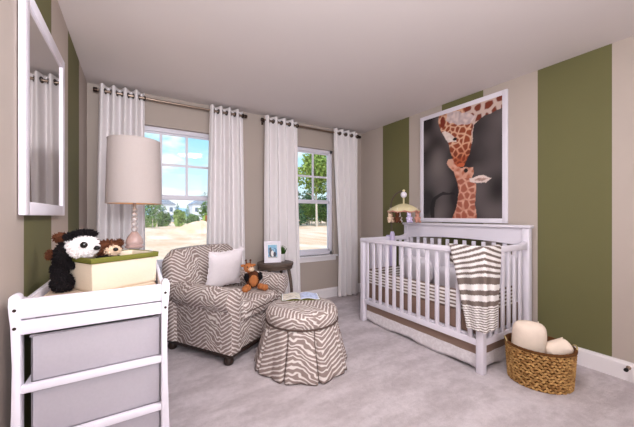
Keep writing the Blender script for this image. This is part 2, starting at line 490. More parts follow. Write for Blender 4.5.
curtain((2.42, 2.855), (2.50, 2.875), 'rightmost white grommet curtain, hanging beside the crib in the corner', 4, flare=lambda v: min(1.25, max(0, v * 1.9 - .15)) if v < .75 else 1.25 - (v - .75) * .8)

# ------------------------------------------------------------------ mirror on the left wall
mw = thing('wall_mirror', 'tall white-framed rectangular mirror hung on the left wall', 'mirror', (XL + .004, 1.97, 1.18), math.radians(-0.6))
MY0, MY1, MZ1, MB = -.385, .335, .918, .056
b = NB()
for y0, y1, z0, z1 in ((MY0, MY0 + MB, 0, MZ1), (MY1 - MB, MY1, 0, MZ1), (MY0 + MB, MY1 - MB, 0, MB), (MY0 + MB, MY1 - MB, MZ1 - MB, MZ1)):
    box(b, .004, .026, y0, y1, z0, z1, .004)
obj('frame', b, M['white'], mw)
b = NB(); box(b, .008, .017, MY0 + .04, MY1 - .04, .04, MZ1 - .04); obj('mirror_glass', b, M['mirror'], mw, smooth=False)
b = NB(); box(b, .002, .008, MY0 + .02, MY1 - .02, .02, MZ1 - .02); obj('backing_board', b, M['white'], mw, smooth=False)

# ------------------------------------------------------------------ changing table
CX0, CX1, CY0, CY1 = -.364, .126, 1.40, 2.74
ct = thing('changing_table', 'white wooden changing table with open shelves against the left wall', 'changing table', ((CX0 + CX1) / 2, (CY0 + CY1) / 2, 0))
hx, hy = (CX1 - CX0) / 2, (CY1 - CY0) / 2
def post_poly(sx):
    # waisted post with a round head, seen from the end (x,z)
    o = sx * hx; w = .030
    L = []
    pts_out = [(0, 0), (0, .30), (.006, .50), (.008, .66), (.004, .80), (0, .84), (-.002, .87)]
    for d, z in pts_out: L.append((o - sx * d, z))
    cxp = o - sx * (w / 2 - .001)
    for k in range(1, 8):
        a = PI * k / 8
        L.append((cxp + sx * (w / 2 + .001) * math.cos(a), .888 + .020 * math.sin(a)))
    L += [(o - sx * w, .87), (o - sx * w, 0)]
    return L
for sx in (-1, 1):
    for ys in (-1, 1):
        b = NB(); y0 = -hy if ys < 0 else hy - .045
        prism(b, post_poly(sx), 'y', y0, y0 + .045, .003)
        p = obj('post', b, M['white'], ct)
        for zb in (.854, .792):
            b = NB(); m = Matrix.Translation((sx * (hx - .015), ys * hy, zb)) @ Matrix.Rotation(-ys * PI / 2, 4, 'X')
            lathe(b, [(.0055, -.004), (.0055, .0012), (0, .0012)], 12, mat=m); obj('bolt', b, M['bronze'], p)
ix = hx - .029
for ys in (-1, 1):
    y0, y1 = (-hy + .006, -hy + .026) if ys < 0 else (hy - .026, hy - .006)
    b = NB(); box(b, -ix, ix, y0, y1, .820, .889, .004); obj('end_guard', b, M['white'], ct)
    b = NB(); box(b, -ix, ix, y0 - (.002 if ys < 0 else 0), y1, .766, .815, .004); obj('end_apron', b, M['white'], ct)
    for z in (.562, .362, .14):
        b = NB(); box(b, -ix, ix, y0 - (.004 if ys < 0 else 0), y1, z, z + .027, .004); obj('shelf_rail', b, M['white'], ct)
for sx in (-1, 1):
    b = NB()
    n = 24; pl = [(-hy + .04, .80)]
    for k in range(n + 1):
        s = k / n; e = min(s, 1 - s); pl.append((-hy + .04 + s * (2 * hy - .08), .892 - .030 * min(1, e / .10) ** 2 * (3 - 2 * min(1, e / .10)) + (.03 if sx > 0 else 0) * math.sin(PI * s) ** 2))
    pl.append((hy - .04, .80))
    x0, x1 = (hx - .024, hx - .006) if sx > 0 else (-hx + .006, -hx + .024)
    prism(b, pl, 'x', x0, x1, .003); obj('side_guard', b, M['white'], ct)
    b = NB(); box(b, x0, x1, -hy + .04, hy - .04, .766, .815, .004); obj('side_apron', b, M['white'], ct)
b = NB(); box(b, -ix + .005, ix - .005, -hy + .02, hy - .02, .822, .838, .003); obj('top_panel', b, M['tan'], ct, 'tan top panel')
for z in (.565, .365, .143):
    b = NB(); box(b, -ix + .002, ix - .002, -hy + .022, hy - .022, z, z + .018, .002); obj('shelf', b, M['white'], ct)
cto = ((CX0 + CX1) / 2, (CY0 + CY1) / 2)
TOPZ = .838
def fabric_bin(z0, z1, label, gap):
    y0, y1 = CY0 + .030, CY0 + .50; x0, x1 = CX0 + .050, CX1 - .0315
    r = thing('storage_bin', label, 'storage bin', ((x0 + x1) / 2, (y0 + y1) / 2, z0), 0, 'fabric bins on the changing table shelves')
    w, d, h = (x1 - x0) / 2, (y1 - y0) / 2, z1 - z0
    b = NB()
    box(b, -w, w, -d, -d + .008, 0, h, .003); box(b, -w, w, d - .008, d, 0, h, .003)
    box(b, -w, -w + .008, -d, d, 0, h, .003); box(b, w - .008, w, -d, d, 0, h, .003); box(b, -w, w, -d, d, 0, .008, .003)
    obj('body', b, M['bin'], r)
    b = NB(); pts = [(-w, -d, h), (w, -d, h), (w, d, h), (-w, d, h)]
    tube(b, [(x * 1.002, y * 1.002, h - .002) for x, y in ((-w, -d), (w, -d), (w, d), (-w, d))], .004, 8, closed=True); obj('rim_binding', b, M['bin'], r)
fabric_bin(.5835, .752, 'pale grey fabric bin on the upper shelf of the changing table', 0)
fabric_bin(.3835, .556, 'pale grey fabric bin on the middle shelf, under the upper bin', 0)
fabric_bin(.1615, .352, 'pale grey fabric bin on the bottom shelf near the floor', 0)

# ------------------------------------------------------------------ canvas basket on the changing table
cbx = thing('canvas_basket', 'cream canvas basket with an olive green rim on the changing table', 'basket', (-.152, 1.60, TOPZ), math.radians(30))
L_, W_, H_ = .272, .195, .150
b = NB()
def canv(u, v, inset=0.0):
    # rounded rectangle wall, flaring upward
    n = 4
    t = (u * 4) % 4; k = int(t); s = t - k
    fl = .010 * v; x0, x1, y0, y1 = -fl + inset, L_ + fl - inset, -fl + inset, W_ + fl - inset
    c = [(x0, y0), (x1, y0), (x1, y1), (x0, y1)]
    a, d = c[k], c[(k + 1) % 4]
    bul = .006 * math.sin(PI * s) * math.sin(PI * v)
    nx, ny = [(0, -1), (1, 0), (0, 1), (-1, 0)][k]
    return Vector((a[0] + (d[0] - a[0]) * s + nx * bul, a[1] + (d[1] - a[1]) * s + ny * bul, .004 + v * H_))
grid(b, 64, 12, lambda u, v: canv(u, v), cu=True)
box(b, 0, L_, 0, W_, .001, .008)
obj('body', b, M['canvas'], cbx, solid=.005)
b = NB(); grid(b, 64, 4, lambda u, v: canv(u, .86 + .16 * v, -.004), cu=True); obj('rim_band', b, M['olive'], cbx, 'olive green rim band', solid=.006)
for cx_, cy_ in ((-.004, -.004), (L_ + .004, -.004)):
    b = NB(); tube(b, [(cx_, cy_, .006), (cx_ - .004 * (1 if cx_ < .1 else -1), cy_ - .003, H_ * .86)], .003, 6)
    obj('corner_seam', b, M['canvas'], cbx)
LIN_Z = TOPZ + .095
b = NB(); box(b, .012, L_ - .012, .012, W_ - .012, .012, .095, .008); obj('liner', b, M['canvas'], cbx)
# ------------------------------------------------------------------ plush toys in the basket
ca, sa = math.cos(math.radians(30)), math.sin(math.radians(30))
def cb(x, y, z): return (-.152 + x * ca - y * sa, 1.60 + x * sa + y * ca, TOPZ + z)
# black and white plush dog: head over the rim, body hanging outside the left corner
px = cb(.012, .135, 0)
pd = thing('plush_dog', 'shaggy black and white plush toy hanging over the basket rim', 'plush toy', (px[0], px[1], TOPZ))
def L(x, y, z): return (x, y, z)
hd = (.010, -.034, .204)
b = NB(); ball(b, hd, (.060, .062, .052), 20, 14); fuzz(b, hd, (.060, .062, .052), 900, .012, .007, 3)
head = obj('head', b, M['white_fur'], pd, 'white shaggy head')
b = NB(); ball(b, (hd[0] + .012, hd[1] - .066, hd[2] + .010), (.014, .009, .014)); obj('eye', b, M['button'], head)
b = NB(); ball(b, (hd[0] + .054, hd[1] - .035, hd[2] - .008), (.014, .012, .010)); obj('nose', b, M['button'], head)
b = NB()
for c_, r_ in (((hd[0] + .006, hd[1] + .004, hd[2] + .056), (.044, .036, .012)), ((hd[0] - .034, hd[1] - .012, hd[2] + .044), (.026, .026, .012))):
    ball(b, c_, r_); fuzz(b, c_, r_, 420, .015, .006, 5, .1)
obj('hair_tuft', b, M['black_fur'], head)
b = NB(); c_ = (hd[0] - .070, hd[1] - .002, hd[2] - .026); ball(b, c_, (.024, .028, .044)); fuzz(b, c_, (.024, .028, .044), 520, .013, .006, 6, .6); obj('ear', b, M['black_fur'], head)
b = NB()
for c_, r_ in (((-.066, .0, .145), (.032, .034, .045)), ((-.076, .006, .090), (.030, .034, .050)), ((-.064, -.004, .042), (.042, .038, .038))):
    ball(b, c_, r_); fuzz(b, c_, r_, 560, .013, .006, int(c_[2] * 1000), .6)
obj('body', b, M['black_fur'], pd)
b = NB(); c_ = (-.108, .03, .165); ball(b, c_, (.018, .02, .02)); fuzz(b, c_, (.018, .02, .02), 160, .012, .006, 8)
obj('paw', b, M['brown_fur'], pd, 'brown paw')
b = NB(); c_ = (-.078, .05, .240); ball(b, c_, (.028, .02, .02)); fuzz(b, c_, (.028, .02, .02), 160, .012, .006, 9); obj('tail', b, M['brown_fur'], pd, 'brown tail')
b = NB(); c_ = (-.066, -.036, .160); ball(b, c_, (.009, .006, .016)); fuzz(b, c_, (.009, .006, .016), 60, .009, .004, 12); obj('chest_patch', b, M['white_fur'], pd, 'white chest patch')
b = NB(); c_ = (-.030, -.012, .120); ball(b, c_, (.012, .014, .014)); fuzz(b, c_, (.012, .014, .014), 140, .012, .005, 14, .6); obj('paw', b, M['black_fur'], pd)
# brown plush
px = cb(.118, .125, 0)
pb = thing('plush_bear', 'brown plush toy with cream muzzle inside the canvas basket', 'plush toy', (px[0], px[1], LIN_Z))
b = NB(); c_ = (0, 0, .032); ball(b, c_, (.045, .04, .034)); fuzz(b, c_, (.045, .04, .034), 200, .014, .005, 21); obj('body', b, M['brown_fur'], pb)
c_ = (.004, -.006, .088); b = NB(); ball(b, c_, (.050, .044, .038), 20, 14); fuzz(b, c_, (.050, .044, .038), 420, .016, .005, 22); hd2 = obj('head', b, M['brown_fur'], pb)
b = NB(); c_ = (.022, -.034, .080); ball(b, c_, (.034, .026, .024)); fuzz(b, c_, (.034, .026, .024), 150, .010, .005, 23); obj('muzzle', b, M['cream_fur'], hd2)
b = NB(); ball(b, (.036, -.062, .086), (.011, .008, .009)); obj('nose', b, M['button'], hd2)
for s in (-1, 1):
    b = NB(); c_ = (.004 + s * .044, .006, .112); ball(b, c_, (.016, .010, .016)); fuzz(b, c_, (.016, .010, .016), 80, .012, .004, 25 + s); obj('ear', b, M['brown_fur'], hd2)
b = NB(); c_ = (.006, -.03, .046); ball(b, c_, (.046, .026, .012)); fuzz(b, c_, (.046, .026, .012), 160, .012, .004, 28); obj('collar', b, M['black_fur'], pb)

# ------------------------------------------------------------------ lamp
LX, LY = .0, 2.50
lp = thing('table_lamp', 'table lamp with tall beige drum shade and stacked glass base', 'lamp', (LX, LY, TOPZ))
zb, zt = 1.268 - TOPZ, 1.716 - TOPZ
b = NB(); grid(b, 64, 10, lambda u, v: Vector(((.174 + (.163 - .174) * v) * math.cos(2 * PI * u), (.174 + (.163 - .174) * v) * math.sin(2 * PI * u), zb + (zt - zb) * v)), cu=True)
sh = obj('lamp_shade', b, M['shade'], lp)
b = NB(); grid(b, 64, 10, lambda u, v: Vector(((.1725 - .011 * v) * math.cos(2 * PI * u), (.1725 - .011 * v) * math.sin(2 * PI * u), zb + .001 + (zt - zb - .002) * v)), cu=True)
obj('shade_lining', b, M['lining'], sh, 'golden inner lining')
for z, r in ((zb, .1735), (zt, .1625)):
    b = NB(); tube(b, [(r * math.cos(k * PI / 24), r * math.sin(k * PI / 24), z) for k in range(48)], .003, 6, closed=True)
    obj('shade_trim', b, M['shade'], sh)
b = NB()
for k in range(3): tube(b, [(0, 0, zt - .04), (.160 * math.cos(k * 2.094), .160 * math.sin(k * 2.094), zt - .01)], .002, 6)
lathe(b, [(.006, zb - .06), (.006, zt - .04), (.012, zt - .03), (0, zt - .02)], 12); obj('harp', b, M['metal'], lp)
b = NB(); lathe(b, [(.075, 0), (.078, .006), (.078, .020), (.070, .03), (.030, .04), (.024, .07), (.03, .10), (.048, .108), (.050, .114), (.03, .120)], 32); obj('foot', b, M['crystal'], lp)
b = NB(); lathe(b, [(.030, .112), (.060, .116), (.062, .124), (.050, .132), (.056, .145), (.054, .165), (.044, .190), (.030, .210), (.020, .226)], 32); obj('glass_bulb', b, M['rose_glass'], lp, 'rosy glass bulb')
z = .226; k = 0
for r in (.021, .020, .019, .018, .017):
    b = NB(); ball(b, (0, 0, z + r * .9), (r, r, r), 20, 12); obj('glass_ball', b, M['crystal'], lp); z += r * 1.8
b = NB(); lathe(b, [(.010, z), (.010, zb + .02), (.016, zb + .02), (.016, zb + .09), (.006, zb + .1)], 14); obj('socket', b, M['crystal'], lp)
b = NB(); ball(b, (0, 0, zb + .14), (.028, .028, .04)); obj('light_bulb', b, M['pot'], lp)
light_in_lamp = (LX, LY, TOPZ + zb + .21)

# ------------------------------------------------------------------ armchair
AX, AY, AR = .750, 2.858, math.radians(212.4)
ac = thing('armchair', 'zebra print upholstered armchair with rolled arms and dark bun feet', 'armchair', (AX, AY, 0), AR)
ZB = M['zebra']
b = NB(); box(b, -.375, .375, -.33, .385, .085, .315, .015, 3); obj('seat_base', b, ZB, ac, uv='box')
def keyhole(s):
    c, z0, r = s * .352, .508, .094
    out = [(s * .392, .085), (s * .388, .41)]
    n = 22
    for k in range(n + 1):
        a = -.98 + (PI + 1.75) * k / n
        out.append((c + s * r * math.cos(a), z0 + r * math.sin(a)))
    out += [(s * .272, .41), (s * .272, .085)]
    return out
def arm_uv(s):
    def f(co, n):
        if abs(n.y) > .7: return (co.x, co.z)
        dx, dz = s * co.x - .352, co.z - .508
        if co.z < .415: return (co.y, co.z + (0 if dx > -.03 else .5))
        a = math.atan2(dz, dx)
        if a < -1.7: a += 2 * PI
        return (co.y, .42 + .094 * (a + .98))
    return f
for s in (-1, 1):
    b = NB(); pl = keyhole(s)
    prism(b, pl, 'y', -.30, .412, .012)
    arm = obj('arm', b, ZB, ac, uv=arm_uv(s), ang=0.9)
    b = NB(); tube(b, [(x, .407, z) for x, z in pl[1:-1]], .0045, 6); obj('piping', b, ZB, arm, uv='box')
# back: pillow-like slab with rounded top corners, reclining
b = NB()
def backf(u, v):
    # u around section, v up
    z = .10 + (.865 - .10) * v
    a = 2 * PI * u
    wmax = .425 - .085 * max(0, (v - .84) / .16) ** 2.2
    dep = .092 - .045 * max(0, (v - .80) / .20) ** 2
    sg = lambda w, e: math.copysign(abs(w) ** e, w)
    x = wmax * sg(math.cos(a), .38); y = dep * sg(math.sin(a), .55)
    bul = .030 * (1 - (x / .44) ** 2) * math.sin(PI * min(1, v * 1.05)) if y > 0 else 0
    zz = z + .020 * (1 - (x / .43) ** 2) * max(0, (v - .6) / .4)
    return Vector((x, -.265 + y + bul - .055 * v, zz))
grid(b, 72, 40, backf, cu=True)
topring = [v for v in b.verts if v.is_boundary and v.co.z > .5]
bot = [v for v in b.verts if v.is_boundary and v.co.z < .5]
for ring in (topring, bot):
    es = list({e for v in ring for e in v.link_edges if e.is_boundary})
    bmesh.ops.triangle_fill(b, use_beauty=True, edges=es)
bmesh.ops.recalc_face_normals(b, faces=b.faces)
obj('backrest', b, ZB, ac, uv='box', ang=1.2)
b = NB(); 
t = NB(); box(t, -.258, .258, -.17, .425, .312, .462, .045, 5)
bmesh.ops.subdivide_edges(t, edges=t.edges, cuts=2, use_grid_fill=True)
for v in t.verts:
    if v.co.z > .39: v.co.z += .018 * (1 - (v.co.x / .27) ** 2) * (1 - ((v.co.y - .1) / .29) ** 2)
join(b, t); cu_ = obj('seat_cushion', b, ZB, ac, uv='box')
b = NB(); 
tube(b, [(-.225, .426, .385), (.225, .426, .385)], .004, 6)
obj('piping', b, M['piping'], cu_)
b = NB(); box(b, -.385, .385, -.335, .395, .058, .088, .004); obj('base_rail', b, M['dark_wood'], ac)
for sx in (-1, 1):
    for sy in (-1, 1):
        b = NB(); lathe(b, [(.026, 0), (.036, .008), (.040, .026), (.036, .046), (.030, .06)], 20, c=(sx * .355, sy * .325 + .025, 0)); obj('bun_foot', b, M['dark_wood'], ac)

def chair_pt(x, y, z):
    c, s = math.cos(AR), math.sin(AR)
    return (AX + x * c - y * s, AY + x * s + y * c, z)
# white pillow leaning on the back
pp = chair_pt(-.015, -.035, .575)
b = NB()
def pil(u, v, side):
    x = (u - .5) * 2; z = (v - .5) * 2
    ed = (1 - abs(x) ** 3) * (1 - abs(z) ** 3)
    pin = 1 - .10 * (1 - abs(z) ** 2) * abs(x) ** 2 ; pinz = 1 - .13 * (1 - abs(x) ** 2) * abs(z) ** 2
    wr = .006 * mnoise.noise(Vector((x * 3, z * 3, side * 5)))
    return Vector((x * .200 * pin, side * (.062 * ed ** .55 + wr * ed), z * .192 * pinz))
for sd in (-1, 1): grid(b, 26, 26, lambda u, v: pil(u, v, sd))
bmesh.ops.remove_doubles(b, verts=b.verts, dist=.0006); bmesh.ops.recalc_face_normals(b, faces=b.faces)
po = obj('throw_pillow', b, M['pillow']); po.location = (pp[0], pp[1], .672); po.rotation_euler = (math.radians(-14), math.radians(3), AR + math.radians(-8)); tag(po, 'white square throw pillow leaning on the armchair back', 'pillow')
b = NB(); ed = []
for k in range(120):
    t = k / 120 * 4; s = t % 1; q = int(t)
    u, v = [(s, 0), (1, s), (1 - s, 1), (0, 1 - s)][q]
    p = pil(u, v, 1); ed.append(p)
vin = [b.verts.new((p.x * .985, .002 * math.sin(i * 1.3), p.z * .985)) for i, p in enumerate(ed)]
vout = [b.verts.new((p.x * 1.07, .008 * math.sin(i * 1.3), p.z * 1.07)) for i, p in enumerate(ed)]
for i in range(120): b.faces.new([vin[i], vin[(i + 1) % 120], vout[(i + 1) % 120], vout[i]])
obj('ruffle', b, M['pillow'], po, solid=.003)

# plush animal on the seat
gp = chair_pt(-.150, .19, .474)
pg = thing('plush_giraffe', 'small orange and dark brown plush animal sitting on the armchair seat', 'plush toy', gp, math.radians(-8)); pg.scale = (1.25, 1.25, 1.25)
def spiky(name, balls, m, parent, n=120, ln=.010, seed=40, label=None):
    b = NB()
    for i, (c_, r_) in enumerate(balls):
        ball(b, c_, r_, 16, 10); fuzz(b, c_, r_, n, ln, .004, seed + i)
    return obj(name, b, m, parent, label)
spiky('body', [((0, 0, .075), (.055, .045, .068))], M['brown_fur'], pg, 220, .010, 41)
spiky('chest', [((0, -.034, .068), (.034, .020, .044))], M['orange_fur'], pg, 120, .008, 43, 'orange chest')
hg = spiky('head', [((-.035, -.010, .165), (.036, .036, .036))], M['orange_fur'], pg, 160, .008, 45)
spiky('muzzle', [((-.020, -.040, .158), (.022, .018, .018))], M['cream_fur'], hg, 70, .006, 47, 'cream muzzle')
for s in (-1, 1):
    b = NB(); tube(b, [(-.035 + s * .014, -.006, .195), (-.037 + s * .017, -.006, .218)], .005, 8); ball(b, (-.037 + s * .017, -.006, .222), .008); obj('horn', b, M['brown_fur'], hg)
    b = NB(); ball(b, (-.035 + s * .040, 0, .182), (.018, .008, .011)); obj('ear', b, M['orange_fur'], hg)
    b = NB(); ball(b, (-.035 + s * .014, -.043, .176), .005); obj('eye', b, M['button'], hg)
    spiky('leg', [((s * .052, -.055, .024), (.026, .038, .022)), ((s * .074, -.092, .022), (.024, .024, .022))], M['orange_fur'], pg, 90, .008, 50 + s * 3, 'orange leg')
    spiky('arm', [((s * .052, -.022, .096), (.018, .020, .032))], M['black_fur'], pg, 90, .008, 60 + s * 3)

# ------------------------------------------------------------------ ottoman
OX, OY = 1.165, 2.125
ot = thing('ottoman', 'round zebra print ottoman with a pleated skirt', 'ottoman', (OX, OY, 0), .35)
RT = .288
b = NB(); lathe(b, [(RT - .02, .345), (RT - .002, .352), (RT + .004, .38), (RT + .003, .412), (RT - .006, .436), (RT - .028, .455), (RT - .07, .466), (.12, .472), (0, .474)], 64)
obj('cushion', b, ZB, ot, uv=lambda co, n: (co.x, co.y) if n.z > .75 else ((math.atan2(co.y, co.x) % (2 * PI)) * .22, co.z, 2 * PI * .22))
b = NB(); tube(b, [(RT * 1.004 * math.cos(k * PI / 36), RT * 1.004 * math.sin(k * PI / 36), .350) for k in range(72)], .007, 8, closed=True)
obj('piping', b, M['piping'], ot, 'dark brown piping')
NP = 9
def skirtf(u, v):
    a = 2 * PI * u; ph = (u * NP) % 1.0; d = min(ph, 1 - ph)
    notch = math.exp(-(d / .05) ** 2)
    flare = .046 + .050 * abs(1 - 2 * d) + .010 * math.sin(PI * ph)
    r = RT - .004 + v * (flare + .012) - notch * .034 * min(1, v * 4)
    r += .010 * v * math.sin(3 * a + 1)
    return Vector((r * math.cos(a), r * math.sin(a), .348 - v * (.340 - .010 * notch)))
b = NB(); grid(b, 400, 16, skirtf, cu=True)
skt = obj('skirt', b, ZB, ot, uv=lambda co, n: ((math.atan2(co.y, co.x) % (2 * PI)) * .22, co.z, 2 * PI * .22), ang=1.2, solid=.004)
for k in range(NP):
    b = NB(); tube(b, [skirtf(k / NP, j / 10) * 1.0 + Vector((math.cos(2 * PI * k / NP) * .003, math.sin(2 * PI * k / NP) * .003, 0)) for j in range(11)], .0035, 6); obj('pleat_piping', b, M['piping'], ot)
b = NB(); tube(b, [skirtf(k / 400, 1.0) for k in range(400)], .003, 5, closed=True); obj('hem_piping', b, M['piping'], ot)

# open book on the ottoman
bk = thing('open_book', 'open picture book with pale blue pages lying on the ottoman', 'book', (1.225, 2.265, .4745), math.radians(-25))
b = NB(); box(b, -.165, .165, -.105, .105, 0, .003, .001); obj('cover', b, M['olive'], bk)
def page(s):
    def f(u, v): return Vector((s * u * .16, (v - .5) * .20, .004 + .016 * math.sin(PI * min(1, u * 1.15 + .06)) * (1 - u * .5)))
    return f
for s, nm, colr in ((-1, 'left_page', lin(232, 222, 196)), (1, 'right_page', lin(206, 214, 236))):
    b = NB(); grid(b, 24, 16, page(s))
    def pc(i, co, colr=colr, s=s):
        n = mnoise.noise(Vector((co.x * 40, co.y * 40, s * 3.0)))
        k = 1.0 if n < .12 else .72
        edge = abs(co.x) > .150 or abs(co.y) > .092
        return (.86, .85, .86, 1) if edge else (colr[0] * k, colr[1] * k, colr[2] * (k + .1), 1)
    obj(nm.split('_')[1], b, M['attr'], bk, cols=pc, solid=.003)

# ------------------------------------------------------------------ round side table with frame and plant
SX, SY, SZ = 1.405, 3.215, .640
stb = thing('side_table', 'round dark wood side table with curved legs between the windows', 'side table', (SX, SY, 0), .5)
b = NB(); lathe(b, [(.19, SZ - .072), (.200, SZ - .070), (.202, SZ - .04), (.210, SZ - .034), (.212, SZ - .012), (.208, SZ - .002), (.198, SZ), (0, SZ)], 48); obj('tabletop', b, M['table_wood'], stb)
for k in range(4):
    a = k * PI / 2 + .25
    pts = []
    for j in range(14):
        s = j / 13; r = .160 + .055 * math.sin(PI * s * .85) - .02 * s + .03 * max(0, s - .8) / .2
        pts.append((r * math.cos(a), r * math.sin(a), (SZ - .045) * (1 - s)))
    b = NB(); tube(b, pts, [.022 - .008 * j / 13 for j in range(14)], 8); obj('leg', b, M['table_wood'], stb)
b = NB(); lathe(b, [(.13, .20), (.14, .205), (.14, .218), (.13, .222), (0, .222)], 32)
for k in range(4):
    a = k * PI / 2 + .25; tube(b, [(.12 * math.cos(a), .12 * math.sin(a), .21), (.205 * math.cos(a), .205 * math.sin(a), .21)], .008, 8)
obj('lower_shelf', b, M['table_wood'], stb)

fr = thing('picture_frame', 'small white picture frame with a blue photo on the side table', 'picture frame', (1.358, 3.175, SZ), math.radians(-16))
fw, fh = .098, .252
m = Matrix.Rotation(math.radians(-12), 4, 'X')
b = NB()
for x0, x1, z0, z1 in ((-fw, -fw + .028, 0, fh), (fw - .028, fw, 0, fh), (-fw + .028, fw - .028, 0, .028), (-fw + .028, fw - .028, fh - .028, fh)): box(b, x0, x1, -.008, .008, z0, z1, .003, mat=m)
obj('frame', b, M['white'], fr)
b = NB(); box(b, -fw + .025, fw - .025, -.002, .002, .025, fh - .025, mat=m); obj('mat_board', b, M['paper'], fr, smooth=False)
def snap(i, co):
    x = (co.x + .052) / .104; z = (co.z - .055) / .15
    c = lin(86, 138, 178)
    if z > .78: c = lin(120, 176, 206)
    if mnoise.noise(Vector((x * 5, z * 5, 2))) > .25: c = lin(150, 190, 214)
    body = ((x - .34) / .22) ** 2 + ((z - .36) / .30) ** 2 < 1 or ((x - .26) / .12) ** 2 + ((z - .68) / .14) ** 2 < 1
    if body: c = lin(72, 70, 78)
    if ((x - .48) / .16) ** 2 + ((z - .34) / .24) ** 2 < 1: c = lin(226, 222, 220)
    if ((x - .74) / .16) ** 2 + ((z - .26) / .20) ** 2 < 1: c = lin(30, 36, 62)
    if z < .08: c = lin(178, 172, 172)
    return c
b = NB(); grid(b, 40, 56, lambda u, v: Vector((-.052 + .104 * u, -.0035, .055 + .15 * v)));
t_cols = [snap(0, v.co) for v in b.verts]
bmesh.ops.transform(b, matrix=m, verts=b.verts)
obj('photo', b, M['attr'], fr, cols=lambda i, co: t_cols[i], smooth=False, label='blue photograph')
b = NB(); box(b, -.02, .02, .010, .014, 0, .19, .002, mat=Matrix.Translation((0, .070, 0)) @ Matrix.Rotation(math.radians(12), 4, 'X')); obj('easel_back', b, M['white'], fr)

pt_ = thing('potted_plant', 'tiny green plant in a white pot on the side table', 'plant', (1.505, 3.235, SZ)); pt_.scale = (.95, .95, 1.1)
b = NB(); lathe(b, [(.026, 0), (.030, .004), (.038, .075), (.040, .08), (.034, .08), (.032, .06), (0, .06)], 24); obj('pot', b, M['pot'], pt_)
b = NB(); rr = random.Random(5)
for k in range(70):
    a = rr.uniform(0, 2 * PI); tl = rr.uniform(.05, .6); ln = rr.uniform(.06, .12)
    d = Vector((math.sin(tl) * math.cos(a), math.sin(tl) * math.sin(a), math.cos(tl)))
    p0 = Vector((.02 * math.cos(a) * rr.random(), .02 * math.sin(a) * rr.random(), .062)); sd = d.cross(Vector((math.sin(a), math.cos(a), .3))).normalized() * .006
    q = [p0, p0 + d * ln * .5 + sd, p0 + d * ln, p0 + d * ln * .5 - sd]
    b.faces.new([b.verts.new(x) for x in q])
obj('foliage', b, M['succulent'], pt_, solid=.001)

# ------------------------------------------------------------------ crib
KX, KY = 2.565, 1.910
HX, HY = .385, .695
cr = thing('crib', 'white slatted baby crib with a solid headboard against the right wall', 'crib', (KX, KY, 0))
W = M['white']
for s in (-1, 1):
    y0, y1 = (-HY, -HY + .055) if s < 0 else (HY - .055, HY)
    b = NB(); box(b, -HX, -HX + .055, y0, y1, 0, .925, .006); obj('front_post', b, W, cr)
    b = NB(); box(b, HX - .060, HX, y0, y1, 0, 1.072, .006); obj('back_post', b, W, cr)
b = NB(); box(b, -HX - .004, -HX + .046, -HY - .004, HY + .004, .885, .932, .010, 3); obj('front_rail', b, W, cr)
b = NB(); box(b, -HX + .010, -HX + .045, -HY + .05, HY - .05, .200, .252, .005); obj('front_rail', b, W, cr)
for k in range(13):
    y = 2.507 - .0985 * k - KY
    b = NB(); box(b, -HX + .016, -HX + .034, y - .0185, y + .0185, .245, .892, .004); obj('slat', b, W, cr)
# headboard with arched lower edge and a cap
b = NB(); pl = [(-HY + .05, 1.075)]
n = 30; pl = [(HY - .05, 1.075), (-HY + .05, 1.075)]
for k in range(n + 1):
    s = k / n; pl.append((-HY + .05 + s * (2 * HY - .10), .905 + .042 * math.sin(PI * s) ** .6))
prism(b, pl, 'x', HX - .046, HX - .018); obj('headboard', b, W, cr)
b = NB(); box(b, HX - .075, HX + .012, -HY - .014, HY + .014, 1.072, 1.098, .008, 3); obj('headboard_cap', b, W, cr)
b = NB(); box(b, HX - .046, HX - .012, -HY + .05, HY - .05, .200, .252, .005); obj('back_rail', b, W, cr)
for k in range(13):
    y = 2.507 - .0985 * k - KY
    b = NB(); box(b, HX - .040, HX - .022, y - .0185, y + .0185, .245, .925, .004); obj('slat', b, W, cr)
for s in (-1, 1):
    yy = s * (HY - .028)
    b = NB(); pl = []
    pl = [(-HX + .04, .888), (HX - .05, .888), (HX - .05, .965), (HX - .09, .948), (HX - .16, .936), (-HX + .04, .932)]
    prism(b, pl, 'x' if 0 else 'y', yy - .020, yy + .020, .006); obj('end_rail', b, W, cr)
    b = NB(); box(b, -HX + .05, HX - .055, yy - .015, yy + .015, .200, .252, .005); obj('end_rail', b, W, cr)
    for k in range(6):
        x = -HX + .055 + (k + 1) * (2 * HX - .115) / 7
        b = NB(); box(b, x - .0185, x + .0185, yy - .009, yy + .009, .245, .895, .004); obj('slat', b, W, cr)
b = NB(); box(b, -HX + .05, HX - .06, -HY + .06, HY - .06, .235, .262, .003); obj('mattress_board', b, W, cr)

b = NB(); box(b, -HX + .050, HX - .062, -HY + .052, HY - .052, .2635, .42, .02, 3)
mo = obj('crib_mattress', b, M['brown']); mo.location = (KX, KY, 0); tag(mo, 'taupe covered mattress lying inside the white crib', 'mattress')
# striped bumper round the front and ends
b = NB()
box(b, -HX + .048, -HX + .078, -HY + .056, HY - .056, .421, .580, .012, 3)
box(b, -HX + .078, HX - .16, HY - .086, HY - .056, .421, .580, .012, 3)
box(b, -HX + .078, HX - .16, -HY + .056, -HY + .086, .421, .580, .012, 3)
bo = obj('crib_bumper', b, M['bumper']); bo.location = (KX, KY, 0); tag(bo, 'thin brown and white striped bumper behind the crib front slats', 'crib bumper')
